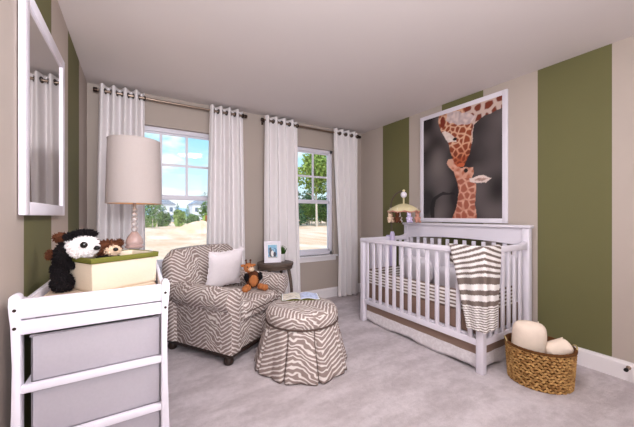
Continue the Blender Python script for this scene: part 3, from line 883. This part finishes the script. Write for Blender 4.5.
# white back bumper, puffy panels
b = NB()
for k in range(4):
    y0 = -HY + .06 + k * (2 * HY - .12) / 4; y1 = y0 + (2 * HY - .12) / 4
    ball(b, (HX - .100, (y0 + y1) / 2, .63), (.045, (y1 - y0) / 2 * 1.02, .208), 24, 16, e=.45)
wb = obj('crib_bumper', b, M['cushion_white']); wb.location = (KX, KY, 0); tag(wb, 'tall white quilted bumper along the back of the crib', 'crib bumper')
b = NB()
ball(b, (0, 0, 0), (.07, .20, .15), 24, 16, e=.6, mat=Matrix.Rotation(math.radians(-12), 4, 'Y'))
pw = obj('crib_pillow', b, M['cushion_white']); pw.location = (KX + .17, KY + .36, .572); tag(pw, 'white pillow propped inside the left half of the crib', 'pillow')
b = NB()
ball(b, (0, 0, 0), (.06, .16, .12), 24, 16, e=.6, mat=Matrix.Rotation(math.radians(-14), 4, 'Y') )
pw2 = obj('crib_pillow', b, M['cushion_white']); pw2.location = (KX + .17, KY - .06, .542); tag(pw2, 'white pillow propped inside the middle of the crib', 'pillow')
# dust skirt
b = NB()
def skf(u, v):
    y = -HY + .06 + u * (2 * HY - .12)
    return Vector((-HX + .050 - .010 * v + .004 * v * math.sin(u * 40) , y, .232 - v * (.218 - .012 * math.sin(u * 14))))
grid(b, 120, 10, skf)
def ske(u, v): return Vector((-HX + .06 + u * (2 * HX - .13), -HY + .050 - .006 * v + .004 * v * math.sin(u * 25), .232 - v * (.216 - .012 * math.sin(u * 9))))
grid(b, 60, 10, ske)
so = obj('crib_skirt', b, M['skirt'], solid=.004); so.location = (KX, KY, 0); tag(so, 'brown and white banded crib skirt hanging below the slats', 'crib skirt')

# striped blanket over the front right corner of the crib
FXp, CYp = KX - HX - .018, KY - HY - .018        # outside planes of the front face and of the end face
SF, SE = .275, .232                              # run along the front and along the end at the top
TOT = SF + SE
BT, BIN = .615, .16                              # drop outside, flap inside
def blk(u, v):
    # u along the run from front-left to end-right; v from inner flap (0) to hem (1)
    s = u * TOT; t = -BIN - .05 + v * (BT + BIN + .05)
    rail = .945
    taper = max(0, t) / BT
    fs = (s - SF)                                # <0 on the front, >0 on the end
    if fs < 0: fs *= 1 - .50 * taper
    else: fs *= 1 - .28 * taper
    rr = .035                                    # rounded corner
    if t >= 0: out, z = .004 + .012 * min(1, t * 8), rail - t * (1 - .04 * abs(fs))
    elif t > -.05: out, z = .004 + t * 1.3, rail + .006 * math.sin(PI * -t / .05)
    else: out, z = -.061, rail + (t + .05)
    rip = .006 * math.sin(s * 46 + 1) * min(1, max(0, t) * 5)
    w = 1 / (1 + math.exp(-fs / .012))
    fx = FXp - (out + rip) + 0.0; ey = CYp - (out + rip)
    soft = .012 * math.log(1 + math.exp(fs / .012)); softf = .012 * math.log(1 + math.exp(-fs / .012))
    return Vector((fx + soft, ey + softf, z))
NU, NV = 60, 210
bcol = []
white_, brown_ = lin(238, 232, 230), lin(122, 108, 102)
def bstripe(p):
    if p < .232: return (p % .045) < .021
    p -= .232
    for k, w_ in ((1, .048), (0, .046), (1, .038), (0, .044), (1, .038)):
        if p < w_: return k == 1
        p -= w_
    if p < .012: return False
    return ((p - .012) % .0185) < .0075
b = NB(); grid(b, NU, NV, blk)
def bc(i, co):
    u = (i // NV) / (NU - 1); v = (i % NV) / (NV - 1)
    t = -BIN - .05 + v * (BT + BIN + .05); fs = u * TOT - SF
    skew = (.42 if fs < 0 else .32) * abs(fs) * math.exp(-max(0, t) / .30)
    p = t - skew + .022
    if p < 0: p = (p % .045)
    return brown_ if bstripe(p) else white_
bl = obj('striped_blanket', b, M['knit'], cols=bc, ang=3.1, solid=.006); tag(bl, 'brown and white striped blanket draped over the corner of the crib', 'blanket')

# ------------------------------------------------------------------ crib mobile
MX, MY = 2.605, 2.350
mb = thing('crib_mobile', 'crib mobile with pale yellow canopy and hanging plush figures', 'mobile', (MX, MY, .0))
ay = KY + HY - .028 - MY                           # the end rail seen from the mobile
b = NB(); tube(b, [(0, ay - .052, .585), (0, ay - .052, .965), (0, ay - .052, .995)], [.026, .028, .018], 14)
box(b, -.02, .02, ay - .052, ay + .032, .934, .950, .004); obj('clamp', b, M['lavender'], mb, 'lavender clamp')
b = NB(); pts = [(0, ay - .045, .985), (0, ay - .030, 1.15), (0, ay - .030, 1.30)]
for k in range(1, 9):
    a = PI / 2 * k / 8; pts.append((0, ay - .030 - (ay - .035) * (1 - math.cos(a)), 1.30 + .165 * math.sin(a)))
tube(b, pts, .008, 10); obj('arm', b, M['table_wood'], mb)
b = NB(); ball(b, (0, 0, 1.420), (.034, .034, .036)); obj('music_box', b, M['white'], mb)
b = NB(); ball(b, (0, 0, 1.465), (.015, .015, .016)); lathe(b, [(.009, 1.32), (.009, 1.39)], 10); obj('hub', b, M['canopy'], mb)
RC = .175
def canf(u, v):
    a = 2 * PI * u; r = RC * v; sc = abs(math.sin(4 * a))
    return Vector((r * math.cos(a), r * math.sin(a), 1.318 - .078 * v ** 1.8 - (.014 * sc if v > .9 else 0)))
b = NB(); grid(b, 96, 14, lambda u, v: canf(u, .04 + .96 * v), cu=True); obj('canopy', b, M['canopy'], mb, solid=.004)
b = NB(); tube(b, [(RC * 1.0 * math.cos(k * PI / 24), RC * math.sin(k * PI / 24), 1.236 - .014 * abs(math.sin(4 * k * PI / 24))) for k in range(48)], .008, 6, closed=True); obj('canopy_trim', b, M['pink'], mb)
for k in range(8):
    a = k * PI / 4 + .3; x, y = .158 * math.cos(a), .158 * math.sin(a)
    mats = [M['orange_fur'], M['white_fur'], M['pink'], M['cream_fur'], M['brown_fur'], M['lavender'], M['pink'], M['cream_fur']]
    b = NB(); ball(b, (x, y, 1.143), (.034, .028, .036), 14, 10); ball(b, (x, y, 1.189), (.025, .023, .022), 14, 10)
    for s in (-1, 1):
        ball(b, (x + s * .020, y, 1.209), (.010, .008, .012)); ball(b, (x + s * .028, y - .012, 1.117), (.015, .015, .015)); ball(b, (x + s * .034, y - .005, 1.157), (.015, .011, .011))
    pf = obj('plush_figure', b, mats[k], mb)
    b = NB(); tube(b, [(x, y, 1.207), (x, y, 1.275)], .0015, 5); obj('string', b, M['white_fur'], pf)

# ------------------------------------------------------------------ giraffe picture on the right wall
PY0, PY1, PZ0, PZ1 = 1.436, 2.437, 1.108, 2.380
art = thing('framed_picture', 'large white-framed picture of a giraffe nuzzling its calf above the crib', 'picture', (XR - .002, (PY0 + PY1) / 2, PZ0))
hw, hh = (PY1 - PY0) / 2, PZ1 - PZ0
FB = .046
b = NB()
for y0, y1, z0, z1 in ((-hw, -hw + FB, 0, hh), (hw - FB, hw, 0, hh), (-hw + FB, hw - FB, 0, FB), (-hw + FB, hw - FB, hh - FB, hh)): box(b, -.022, 0, y0, y1, z0, z1, .003)
obj('frame', b, M['white'], art)
b = NB(); box(b, -.010, -.001, -hw + .03, hw - .03, .03, hh - .03); obj('backing_board', b, M['paper'], art, smooth=False)
def inside(poly, x, y):
    c = False; n = len(poly); j = n - 1
    for i in range(n):
        xi, yi = poly[i]; xj, yj = poly[j]
        if (yi > y) != (yj > y) and x < (xj - xi) * (y - yi) / (yj - yi) + xi: c = not c
        j = i
    return c
P_ADULT = [(1.053, 1.013), (1.033, 0.971), (1.028, 0.905), (0.918, 0.89), (0.773, 0.866), (0.692, 0.825), (0.677, 0.703), (0.637, 0.566), (0.609, 0.519), (0.565, 0.468), (0.485, 0.476), (0.443, 0.523), (0.402, 0.611), (0.369, 0.716), (0.275, 0.828), (0.227, 0.942), (0.239, 1.005), (0.357, 1.043), (0.576, 1.067)]
P_BROW = [(0.357, 1.003), (0.469, 0.993), (0.637, 0.932), (0.706, 0.888), (0.637, 0.836), (0.491, 0.857), (0.436, 0.899), (0.391, 0.893), (0.334, 0.936)]
P_CHEEK = [(0.369, 0.716), (0.275, 0.828), (0.323, 0.835), (0.447, 0.757), (0.48, 0.713), (0.425, 0.714)]
P_CALF = [(0.366, 0.557), (0.426, 0.555), (0.457, 0.504), (0.531, 0.455), (0.587, 0.465), (0.684, 0.45), (0.69, 0.399), (0.663, 0.354), (0.716, 0.303), (0.705, 0.147), (0.726, -0.028), (0.402, -0.031), (0.473, 0.105), (0.501, 0.22), (0.497, 0.319), (0.438, 0.44), (0.378, 0.479), (0.348, 0.525)]
P_EAR = [(0.631, 0.357), (0.705, 0.366), (0.797, 0.37), (0.885, 0.336), (0.827, 0.307), (0.726, 0.311), (0.642, 0.327)]
P_EARIN = [(0.695, 0.344), (0.797, 0.351), (0.842, 0.339), (0.787, 0.325), (0.705, 0.329)]
P_ARCH = [(0.12, -0.034), (0.111, 0.113), (0.16, 0.21), (0.291, 0.256), (0.45, 0.239), (0.45, 0.222), (0.304, 0.229), (0.2, 0.19), (0.166, 0.094), (0.182, -0.033)]
ar_ = random.Random(3)
def scatter(n, x0, x1, y0, y1, md):
    out = []
    for _ in range(n * 30):
        p = (ar_.uniform(x0, x1), ar_.uniform(y0, y1))
        if all((p[0] - q[0]) ** 2 + ((p[1] - q[1]) * 1.3) ** 2 > md * md for q in out): out.append(p)
        if len(out) >= n: break
    return out
SP_NECK = scatter(26, .62, 1.1, .80, 1.1, .085)
SP_FACE = scatter(90, .2, .72, .42, 1.05, .052)
SP_CALF = scatter(70, .3, .8, -.05, .6, .062)
def cell(pts, x, y):
    a = b = 9.0
    for px, py in pts:
        d = math.hypot(x - px, (y - py) * 1.3)
        if d < a: a, b = d, a
        elif d < b: b = d
    return b - a
def mixc(a, b, f): f = max(0, min(1, f)); return tuple(a[i] + (b[i] - a[i]) * f for i in range(3)) + (1,)
def art_color(p, q):
    nz = mnoise.noise(Vector((p * 4, q * 5, 1.5))); nf = mnoise.noise(Vector((p * 26, q * 30, 4)))
    wx, wy = p + .012 * mnoise.noise(Vector((p * 14, q * 14, 7))), q + .010 * mnoise.noise(Vector((p * 14, q * 14, 9)))
    c = mixc(lin(40, 34, 36), lin(112, 102, 102), .30 + .95 * nz)
    g = math.exp(-(((p - .22) / .14) ** 2 + ((q - .52) / .16) ** 2)); c = mixc(c, lin(124, 114, 112), .7 * g)
    g = math.exp(-(((p - .88) / .20) ** 2 + ((q - .62) / .22) ** 2)); c = mixc(c, lin(90, 82, 82), .6 * g)
    g = math.exp(-(((p - .95) / .10) ** 2 + ((q - .24) / .12) ** 2)); c = mixc(c, lin(26, 22, 24), .85 * g)
    if inside(P_ARCH, wx, wy): c = mixc(c, lin(18, 16, 18), .85)
    if inside(P_CALF, wx, wy):
        e = cell(SP_CALF, wx, wy)
        base = mixc(lin(200, 140, 118), lin(222, 172, 150), .5 + nf)
        k = (e - .010) / .016 if q < .36 else (e - .022) / .02
        patch = lin(164, 92, 72) if q < .36 else lin(182, 106, 80)
        c = mixc(base, patch, k * (1 if q < .36 else .55))
        if (p - .39) ** 2 / .0028 + (q - .525) ** 2 / .0012 < 1: c = lin(206, 158, 136)
        if q < .05: c = mixc(c, lin(150, 70, 50), .2)
    if inside(P_ADULT, wx, wy):
        if p > .66 or (p > .58 and q > .93):
            e = cell(SP_NECK, wx, wy); c = mixc(lin(206, 182, 172), lin(122, 52, 34), (e - .030) / .014)
        else:
            e = cell(SP_FACE, wx, wy); f = max(0, min(1, (.92 - q) / .1))
            base = mixc(lin(222, 178, 148), lin(196, 112, 74), (.70 - q) / .16)
            c = mixc(base, mixc(lin(146, 66, 38), lin(104, 42, 26), (.66 - q) / .12), (e - .010) / .012 * (.35 + .65 * f))
        if inside(P_BROW, wx, wy): c = mixc(c, mixc(lin(188, 170, 174), lin(224, 206, 204), .5 + nf * 1.2), .9)
        if inside(P_CHEEK, wx, wy): c = mixc(lin(214, 194, 186), lin(236, 222, 214), .5 + nf)
        if q < .56: c = mixc(c, lin(150, 62, 36), .5)
        if (p - .53) ** 2 / .004 + (q - .475) ** 2 / .0009 < 1: c = lin(196, 96, 60)
    if (p - .455) ** 2 / .0007 + (q - .735) ** 2 / .0002 < 1: c = lin(22, 16, 18)
    if (p - .29) ** 2 / .0012 + (q - .925) ** 2 / .003 < 1: c = lin(120, 44, 28)
    if inside(P_EAR, wx, wy): c = lin(228, 206, 198)
    if inside(P_EARIN, wx, wy): c = mixc(lin(150, 116, 108), lin(196, 160, 148), .5 + nf)
    if (p - .594) ** 2 / .0006 + (q - .431) ** 2 / .0004 < 1: c = lin(24, 16, 16)
    return c
b = NB(); GX, GY = 150, 190
grid(b, GX, GY, lambda u, v: Vector((-.0125, hw - FB + .004 - u * (2 * hw - 2 * FB + .008), FB - .004 + v * (hh - 2 * FB + .008))))
obj('print', b, M['attr'], art, cols=lambda i, co: art_color((i // GY) / (GX - 1), (i % GY) / (GY - 1)), smooth=False, label='giraffe print')

# ------------------------------------------------------------------ woven basket with blankets
BX, BY, BH = 2.466, .972, .262
ba = math.atan2(-.81, .59)
wbk = thing('woven_basket', 'oval woven seagrass basket on the carpet beside the crib', 'basket', (BX, BY, 0), ba)
EA, EB = .198, .182
def brad(z): return .93 + .09 * (z / BH) ** .8
b = NB()
grid(b, 72, 14, lambda u, v: Vector((EA * .955 * brad(v * BH) * math.cos(2 * PI * u), EB * .945 * brad(v * BH) * math.sin(2 * PI * u), .004 + v * (BH - .008))), cu=True)
lathe(b, [(.90, .002), (.90, .012), (0, .012)], 48, sx=EA, sy=EB)
obj('liner_wall', b, M['weave_dark'], wbk, solid=.008)
b = NB(); rows = 13; rr = random.Random(11)
for j in range(rows):
    z = .012 + (BH - .024) * j / (rows - 1); sc = brad(z); n = 54
    braid = j in (0, 1, rows - 1)
    for k in range(n):
        a = 2 * PI * (k + (.5 if j % 2 else 0)) / n
        x, y = EA * sc * math.cos(a), EB * sc * math.sin(a)
        tx, ty = -EA * math.sin(a), EB * math.cos(a); yaw = math.atan2(ty, tx)
        tilt = (.55 if (k + j) % 2 else -.55) * (1.2 if braid else 1) + rr.uniform(-.15, .15)
        m = Matrix.Rotation(yaw, 4, 'Z') @ Matrix.Rotation(tilt, 4, 'Y')
        ball(b, (x, y, z + rr.uniform(-.001, .001)), (.0138 * rr.uniform(.9, 1.1), .0085, .0076), 8, 6, mat=m)
obj('weave', b, M['weave'], wbk)
b = NB(); tube(b, [(EA * 1.02 * math.cos(k * PI / 36), EB * 1.02 * math.sin(k * PI / 36), BH) for k in range(72)], [.0095 + .0015 * (k % 2) for k in range(72)], 8, closed=True); obj('rim', b, M['weave_dark'], wbk, 'dark brown rim')
for s in (-1, 1):
    b = NB(); pts = []
    for k in range(15):
        a = PI * k / 14; pts.append((s * (EA * 1.0 + .012 * math.sin(a)), .045 * math.cos(a), BH - .012 + .034 * math.sin(a)))
    tube(b, pts, .005, 8); obj('handle', b, M['rope'], wbk, 'rope loop handle')

def roll(name, label, loc, rot, r, l, seed):
    b = NB()
    def f(u, v):
        a = 2 * PI * u; vv = (v - .5) * 2
        e = (1 - abs(vv) ** 6) ** .35
        w = 1 + .05 * mnoise.noise(Vector((math.cos(a) * 1.5, math.sin(a) * 1.5, vv * 1.5 + seed)))
        return Vector((r[0] * e * w * math.cos(a), r[1] * e * w * math.sin(a), vv * l / 2))
    grid(b, 40, 26, f, cu=True)
    bmesh.ops.remove_doubles(b, verts=b.verts, dist=.0005); bmesh.ops.recalc_face_normals(b, faces=b.faces)
    o = obj(name, b, M['roll'], ang=2.0); o.location = loc; o.rotation_euler = rot
    tag(o, label, 'blanket', 'cream blankets in the woven basket')
    b = NB(); tube(b, [(r[0] * 1.0 * math.cos(.9), r[1] * 1.0 * math.sin(.9), l * (k / 10 - .5) * .93) for k in range(11)], .004, 6); obj('folded_edge', b, M['roll'], o)
    return o
roll('rolled_blanket', 'larger cream blanket roll standing up on the left in the woven basket', (2.428, 1.022, .240), (math.radians(2), math.radians(2), ba), (.106, .076), .36, 1)
roll('rolled_blanket', 'smaller cream blanket roll lying on the right in the woven basket', (2.532, .884, .232), (math.radians(70), 0, .9), (.062, .070), .17, 5)

# doorstop on the right baseboard
ds = thing('door_stop', 'small dark doorstop fixed to the white baseboard on the right', 'doorstop', (XR - .016, .632, .098))
m = Matrix.Rotation(-PI / 2, 4, 'Y')
b = NB(); lathe(b, [(.014, 0), (.014, .003), (.008, .006), (.005, .010), (.005, .055)], 14, mat=m); obj('rod', b, M['metal'], ds)
b = NB(); lathe(b, [(.007, .050), (.012, .053), (.012, .068), (.009, .074), (0, .074)], 14, mat=m); obj('rubber_tip', b, M['rubber'], ds)

# ------------------------------------------------------------------ outdoors
GZ = -.60
b = NB()
def gnd(u, v):
    x = -90 + 260 * u; y = YB + .16 + 170 * v ** 2
    r = .25 * mnoise.noise(Vector((x * .08, y * .08, 0))) * min(1, (y - YB) / 8)
    sl = max(0, (y - 14) * .004)
    return Vector((x, y, GZ + r + sl * 0))
grid(b, 90, 70, gnd); gro = obj('ground', b, M['sand']); gro['kind'] = 'structure'
yaw = math.radians(YAW); sy_, cy_ = math.sin(yaw), math.cos(yaw)
def polar(az, dist): return (dist * math.sin(math.radians(az)), dist * math.cos(math.radians(az)))
# azimuth from the +Y axis seen from where the photographer stood (placing only)
def mound(x, y, r, h, label):
    b = NB(); 
    def f(u, v):
        a = 2 * PI * u; k = (1 - v) ; rr_ = r * v * (1 + .18 * mnoise.noise(Vector((math.cos(a) * 1.3, math.sin(a) * 1.3, x))))
        return Vector((rr_ * math.cos(a) * 1.6, rr_ * math.sin(a), h * (math.cos(PI * v) * .5 + .5) * (1 + .15 * mnoise.noise(Vector((a, v * 3, 1)))) - .25 * v))
    grid(b, 40, 14, f, cu=True); o = obj('dirt_mound', b, M['sand']); o.location = (x, y, GZ); tag(o, label, 'dirt mound'); return o
x, y = polar(10.2, 34); mound(x, y, 2.8, 1.25, 'low mound of sandy dirt outside the left window')
# excavator
ex = thing('excavator', 'small rust orange excavator by the dirt mound outside', 'excavator', (polar(11.2, 43)[0], polar(11.2, 43)[1], GZ), .6)
for s in (-1, 1):
    b = NB(); box(b, -.9, .9, s * .55 - .18, s * .55 + .18, 0, .5, .15, 3); obj('track', b, M['rubber'], ex)
b = NB(); box(b, -.75, .55, -.6, .6, .5, 1.0, .08); obj('body', b, M['rust'], ex)
b = NB(); box(b, -.2, .6, -.6, .1, 1.0, 1.9, .08); obj('cab', b, M['rust'], ex)
b = NB(); tube(b, [(.6, .25, .9), (1.6, .25, 2.1), (2.5, .25, 1.4), (2.5, .25, .7)], [.14, .12, .1, .1], 8); obj('boom', b, M['rust'], ex)
b = NB(); box(b, 2.2, 2.7, 0, .5, .3, .75, .06); obj('bucket', b, M['rubber'], ex)

def leafy(bm, c, r, n, size, seed):
    rr = random.Random(seed)
    for _ in range(n):
        z = rr.uniform(-1, 1); a = rr.uniform(0, 2 * PI); s = math.sqrt(1 - z * z); k = rr.uniform(.55, 1.05)
        p = Vector((c[0] + s * math.cos(a) * r[0] * k, c[1] + s * math.sin(a) * r[1] * k, c[2] + z * r[2] * k))
        d = Vector((rr.uniform(-1, 1), rr.uniform(-1, 1), rr.uniform(-1, 1))).normalized(); e = d.cross(Vector((rr.uniform(-1, 1), rr.uniform(-1, 1), rr.uniform(-1, 1)))).normalized()
        sz = size * rr.uniform(.6, 1.3)
        bm.faces.new([bm.verts.new(p + d * sz), bm.verts.new(p + e * sz * .6), bm.verts.new(p - d * sz), bm.verts.new(p - e * sz * .6)])

def tree(az, dist, h, w, label, m, bark, trunk_h, group, seed, shape='round', dens=900, leaf=.035):
    x, y = polar(az, dist)
    t = thing('tree', label, 'tree', (x, y, GZ - .05), 0, group)
    b = NB(); rr = random.Random(seed)
    tube(b, [(0, 0, 0), (.02 * h * rr.uniform(-1, 1), 0, h * .4), (0, 0, h * .92)], [h * .016, h * .013, h * .004], 8)
    for k in range(7):
        z = trunk_h + (h - trunk_h) * k / 8; a = rr.uniform(0, 2 * PI); tube(b, [(0, 0, z), (w * .35 * math.cos(a), w * .35 * math.sin(a), z + h * .06)], [h * .006, h * .002], 6)
    obj('trunk', b, bark, t)
    b = NB()
    if shape == 'cone':
        for k in range(9):
            s = k / 8; zc = trunk_h + (h - trunk_h) * s; r = w / 2 * (1.02 - s * .95)
            leafy(b, (0, 0, zc), (r, r, h * .07), int(dens / 6 * (1.1 - s)), h * leaf, seed + k)
    else:
        for k in range(9):
            a = rr.uniform(0, 2 * PI); q = rr.uniform(0, .55); zc = trunk_h + (h - trunk_h) * rr.uniform(.18, .82)
            r = w * .30 * rr.uniform(.8, 1.2)
            leafy(b, (w * .5 * q * math.cos(a), w * .5 * q * math.sin(a), zc), (r, r, r * .8), dens // 9, h * leaf, seed * 13 + k)
    obj('foliage', b, m, t)
    return t
TG = 'trees beyond the bare lot'
# seen through the right window
tree(31.6, 52, 13.2, 7.6, 'tall round-crowned tree rising in the middle of the right window', M['leaf_light'], M['bark'], 5.0, TG, 3, dens=3600, leaf=.024)
tree(27.6, 54, 7.6, 3.6, 'dark evergreen at the left edge of the right window', M['leaf_dark'], M['bark_dark'], .8, TG, 4, 'cone', 900)
tree(29.7, 62, 7.4, 4.2, 'bushy dark tree left of the tall round-crowned tree', M['leaf_dark'], M['bark_dark'], .6, TG, 5, dens=1100)
tree(30.6, 58, 4.8, 4.2, 'low bright green tree behind the trunk of the tall round-crowned tree', M['leaf_light'], M['bark'], .2, TG, 6, dens=1800)
tree(33.4, 56, 6.0, 5.0, 'leafy green tree at the right side of the right window', M['leaf_mid'], M['bark'], .4, TG, 7, dens=1100)
tree(35.2, 54, 7.0, 5.0, 'darker leafy tree at the right edge of the right window', M['leaf_dark'], M['bark_dark'], .5, TG, 8, dens=1100)
tree(30.2, 66, 5.5, 5.5, 'hazy low tree far behind the bushy dark tree', M['leaf_mid'], M['bark_dark'], .3, TG, 9, dens=900)
tree(28.7, 72, 6.8, 4.4, 'dark bushy tree far back, between the evergreen and the round-crowned tree', M['leaf_dark'], M['bark_dark'], .2, TG, 15, dens=1500)
tree(32.4, 68, 6.6, 4.6, 'dark bushy tree far back, just right of the pale trunk', M['leaf_dark'], M['bark_dark'], .2, TG, 16, dens=1500)
tree(34.6, 72, 6.4, 4.6, 'dark bushy tree far back at the right of the right window', M['leaf_dark'], M['bark_dark'], .2, TG, 17, dens=1500)
# seen through the left window
tree(2.6, 48, 4.6, 3.6, 'light green tree beside the lamp in the left window', M['leaf_mid'], M['bark'], .4, TG, 10, dens=1000)
tree(6.4, 92, 5.2, 4.6, 'conical evergreen standing between the two distant houses', M['leaf_dark'], M['bark_dark'], .3, TG, 11, 'cone', 900, .03)
tree(8.0, 96, 4.8, 4.6, 'evergreen just right of the conical evergreen, between the houses', M['leaf_mid'], M['bark_dark'], .3, TG, 12, 'cone', 900, .03)
tree(11.0, 64, 5.2, 3.4, 'thin tree by the curtain at the right of the left window', M['leaf_mid'], M['bark_dark'], .5, TG, 13, dens=800)
tree(11.4, 120, 10.8, 10.0, 'distant dark tree on the skyline in the left window', M['leaf_dark'], M['bark_dark'], 3.0, TG, 14, 'round', 700, .022)
def bush(az, dist, h, w, label, m, seed):
    x, y = polar(az, dist); b = NB(); rr = random.Random(seed)
    for k in range(6):
        leafy(b, (w * .4 * rr.uniform(-1, 1), w * .2 * rr.uniform(-1, 1), h * rr.uniform(.35, .6)), (w * .3, w * .25, h * .42), 160, h * .10, seed * 7 + k)
    ball(b, (0, 0, h * .35), (w * .40, w * .22, h * .40), 16, 10, bumpy=.3, seed=seed)
    o = obj('bush', b, m, smooth=False); o.location = (x, y, GZ - .1); tag(o, label, 'bush', 'shrubs at the edge of the bare lot')
for i, (az, lab) in enumerate(((2.0, 'shrub at the lot edge just right of the lamp base'), (4.3, 'shrub second from the left along the lot edge'), (6.6, 'shrub in the middle of the lot edge row'), (8.9, 'shrub fourth from the left, left of the dirt mound'), (11.2, 'shrub behind the excavator at the right end of the row'))):
    bush(az, 56 + (i % 2) * 2, 2.3 + .3 * (i % 3), 1.75, lab, M['leaf_light' if i % 2 == 0 else 'leaf_mid'], 31 + i)
def house(az, dist, w, h, label, rot):
    x, y = polar(az, dist); t = thing('house', label, 'house', (x, y, GZ - .2), rot, 'houses beyond the lot')
    b = NB(); box(b, -w / 2, w / 2, -2.5, 2.5, 0, h); obj('wall', b, M['siding'], t, smooth=False)
    b = NB(); prism(b, [(-w / 2 - .3, h), (w / 2 + .3, h), (0, h + w * .32)], 'y', -2.8, 2.8); obj('roof', b, M['roofing'], t, smooth=False)
    for sx in (-.25, .25):
        for z in (1.0, 3.4):
            b = NB(); box(b, sx * w - .45, sx * w + .45, -2.56, -2.48, z, z + 1.3); obj('window', b, M['house_glass'], t, smooth=False)
house(4.4, 105, 5.2, 5.6, 'pale house with grey roof seen left in the left window', .15)
house(9.8, 105, 5.0, 5.8, 'pale house with grey roof left of the curtain, above the mound', .1)
b = NB(); 
def hillf(u, v):
    x = -160 + 460 * u; return Vector((x, 330 + 40 * v, GZ + v * (10.5 + 5.5 * mnoise.noise(Vector((x * .02, 0, 0))))))
grid(b, 90, 6, hillf); hl = obj('hills', b, M['hill']); hl['kind'] = 'structure'

# ------------------------------------------------------------------ world, sun, lights, camera
w = bpy.data.worlds.new('sky'); scn.world = w; w.use_nodes = True
n, l = w.node_tree.nodes, w.node_tree.links
bg = n['Background']; tc = n.new('ShaderNodeTexCoord'); sp = n.new('ShaderNodeSeparateXYZ'); l.new(tc.outputs['Generated'], sp.inputs[0])
rp = n.new('ShaderNodeValToRGB'); l.new(sp.outputs[2], rp.inputs[0])
e = rp.color_ramp.elements; e[0].position = 0.0; e[0].color = lin(226, 240, 248); e[1].position = .5; e[1].color = lin(120, 184, 236)
k = e.new(.10); k.color = lin(204, 236, 250); k = e.new(.26); k.color = lin(150, 216, 246)
mp = n.new('ShaderNodeMapping'); mp.inputs['Scale'].default_value = (1, 1, 2.6); l.new(tc.outputs['Generated'], mp.inputs[0])
ns = n.new('ShaderNodeTexNoise'); ns.inputs['Scale'].default_value = 5.0; ns.inputs['Detail'].default_value = 6; l.new(mp.outputs[0], ns.inputs[0])
mr = n.new('ShaderNodeMapRange'); mr.interpolation_type = 'SMOOTHSTEP'; l.new(ns.outputs[0], mr.inputs[0]); mr.inputs[1].default_value = .48; mr.inputs[2].default_value = .68
mx = n.new('ShaderNodeMix'); mx.data_type = 'RGBA'; l.new(mr.outputs[0], mx.inputs[0]); l.new(rp.outputs[0], mx.inputs[6]); mx.inputs[7].default_value = (1, 1, 1, 1)
l.new(mx.outputs[2], bg.inputs[0]); bg.inputs[1].default_value = 1.12

def light(name, typ, energy, loc, rot, col=(1, 1, 1), **k):
    d = bpy.data.lights.new(name, typ); d.energy = energy; d.color = col
    for a, v in k.items(): setattr(d, a, v)
    o = bpy.data.objects.new(name, d); C.objects.link(o); o.location = loc; o.rotation_euler = rot
    return o
light('sun', 'SUN', 3.1, (0, -10, 20), (math.radians(38), 0, math.radians(-25)), (1, .96, .9), angle=.01)
light('rear_fill_light', 'AREA', 36, (.75, YF + .12, 1.45), (math.radians(-90 - 6), 0, PI), (.985, .985, 1.03), shape='RECTANGLE', size=2.6, size_y=1.9)  # added soft fill behind the camera; the rear wall has no window
light('bounce_flash', 'AREA', 70, (.0, -.60, 1.60), (math.radians(180 - 40), 0, math.radians(-2)), (.985, .985, 1.03), shape='DISK', size=.5)
light('overhead_fill_light', 'AREA', 22, (1.05, .78, HC - .03), (0, 0, 0), (.985, .985, 1.03), shape='DISK', size=.6)  # added overhead fill, kept out of view; the room has no fixture here

light('lamp_glow', 'POINT', .9, light_in_lamp, (0, 0, 0), (1, .82, .62), shadow_soft_size=.03)

cam = bpy.data.cameras.new('camera'); co = bpy.data.objects.new('camera', cam); C.objects.link(co)
co.location = (0, 0, EYE); co.rotation_euler = (PI / 2, 0, -math.radians(YAW))
cam.sensor_width = 36; cam.lens = 296.2 / 634 * 36; cam.shift_y = (216.13 - 213.5) / 634
cam.clip_start = .02; cam.clip_end = 1000
scn.camera = co
vs = scn.view_settings
vs.view_transform = 'Standard'; vs.look = 'None'; vs.gamma = 1; vs.use_curve_mapping = False; vs.exposure = 0.2
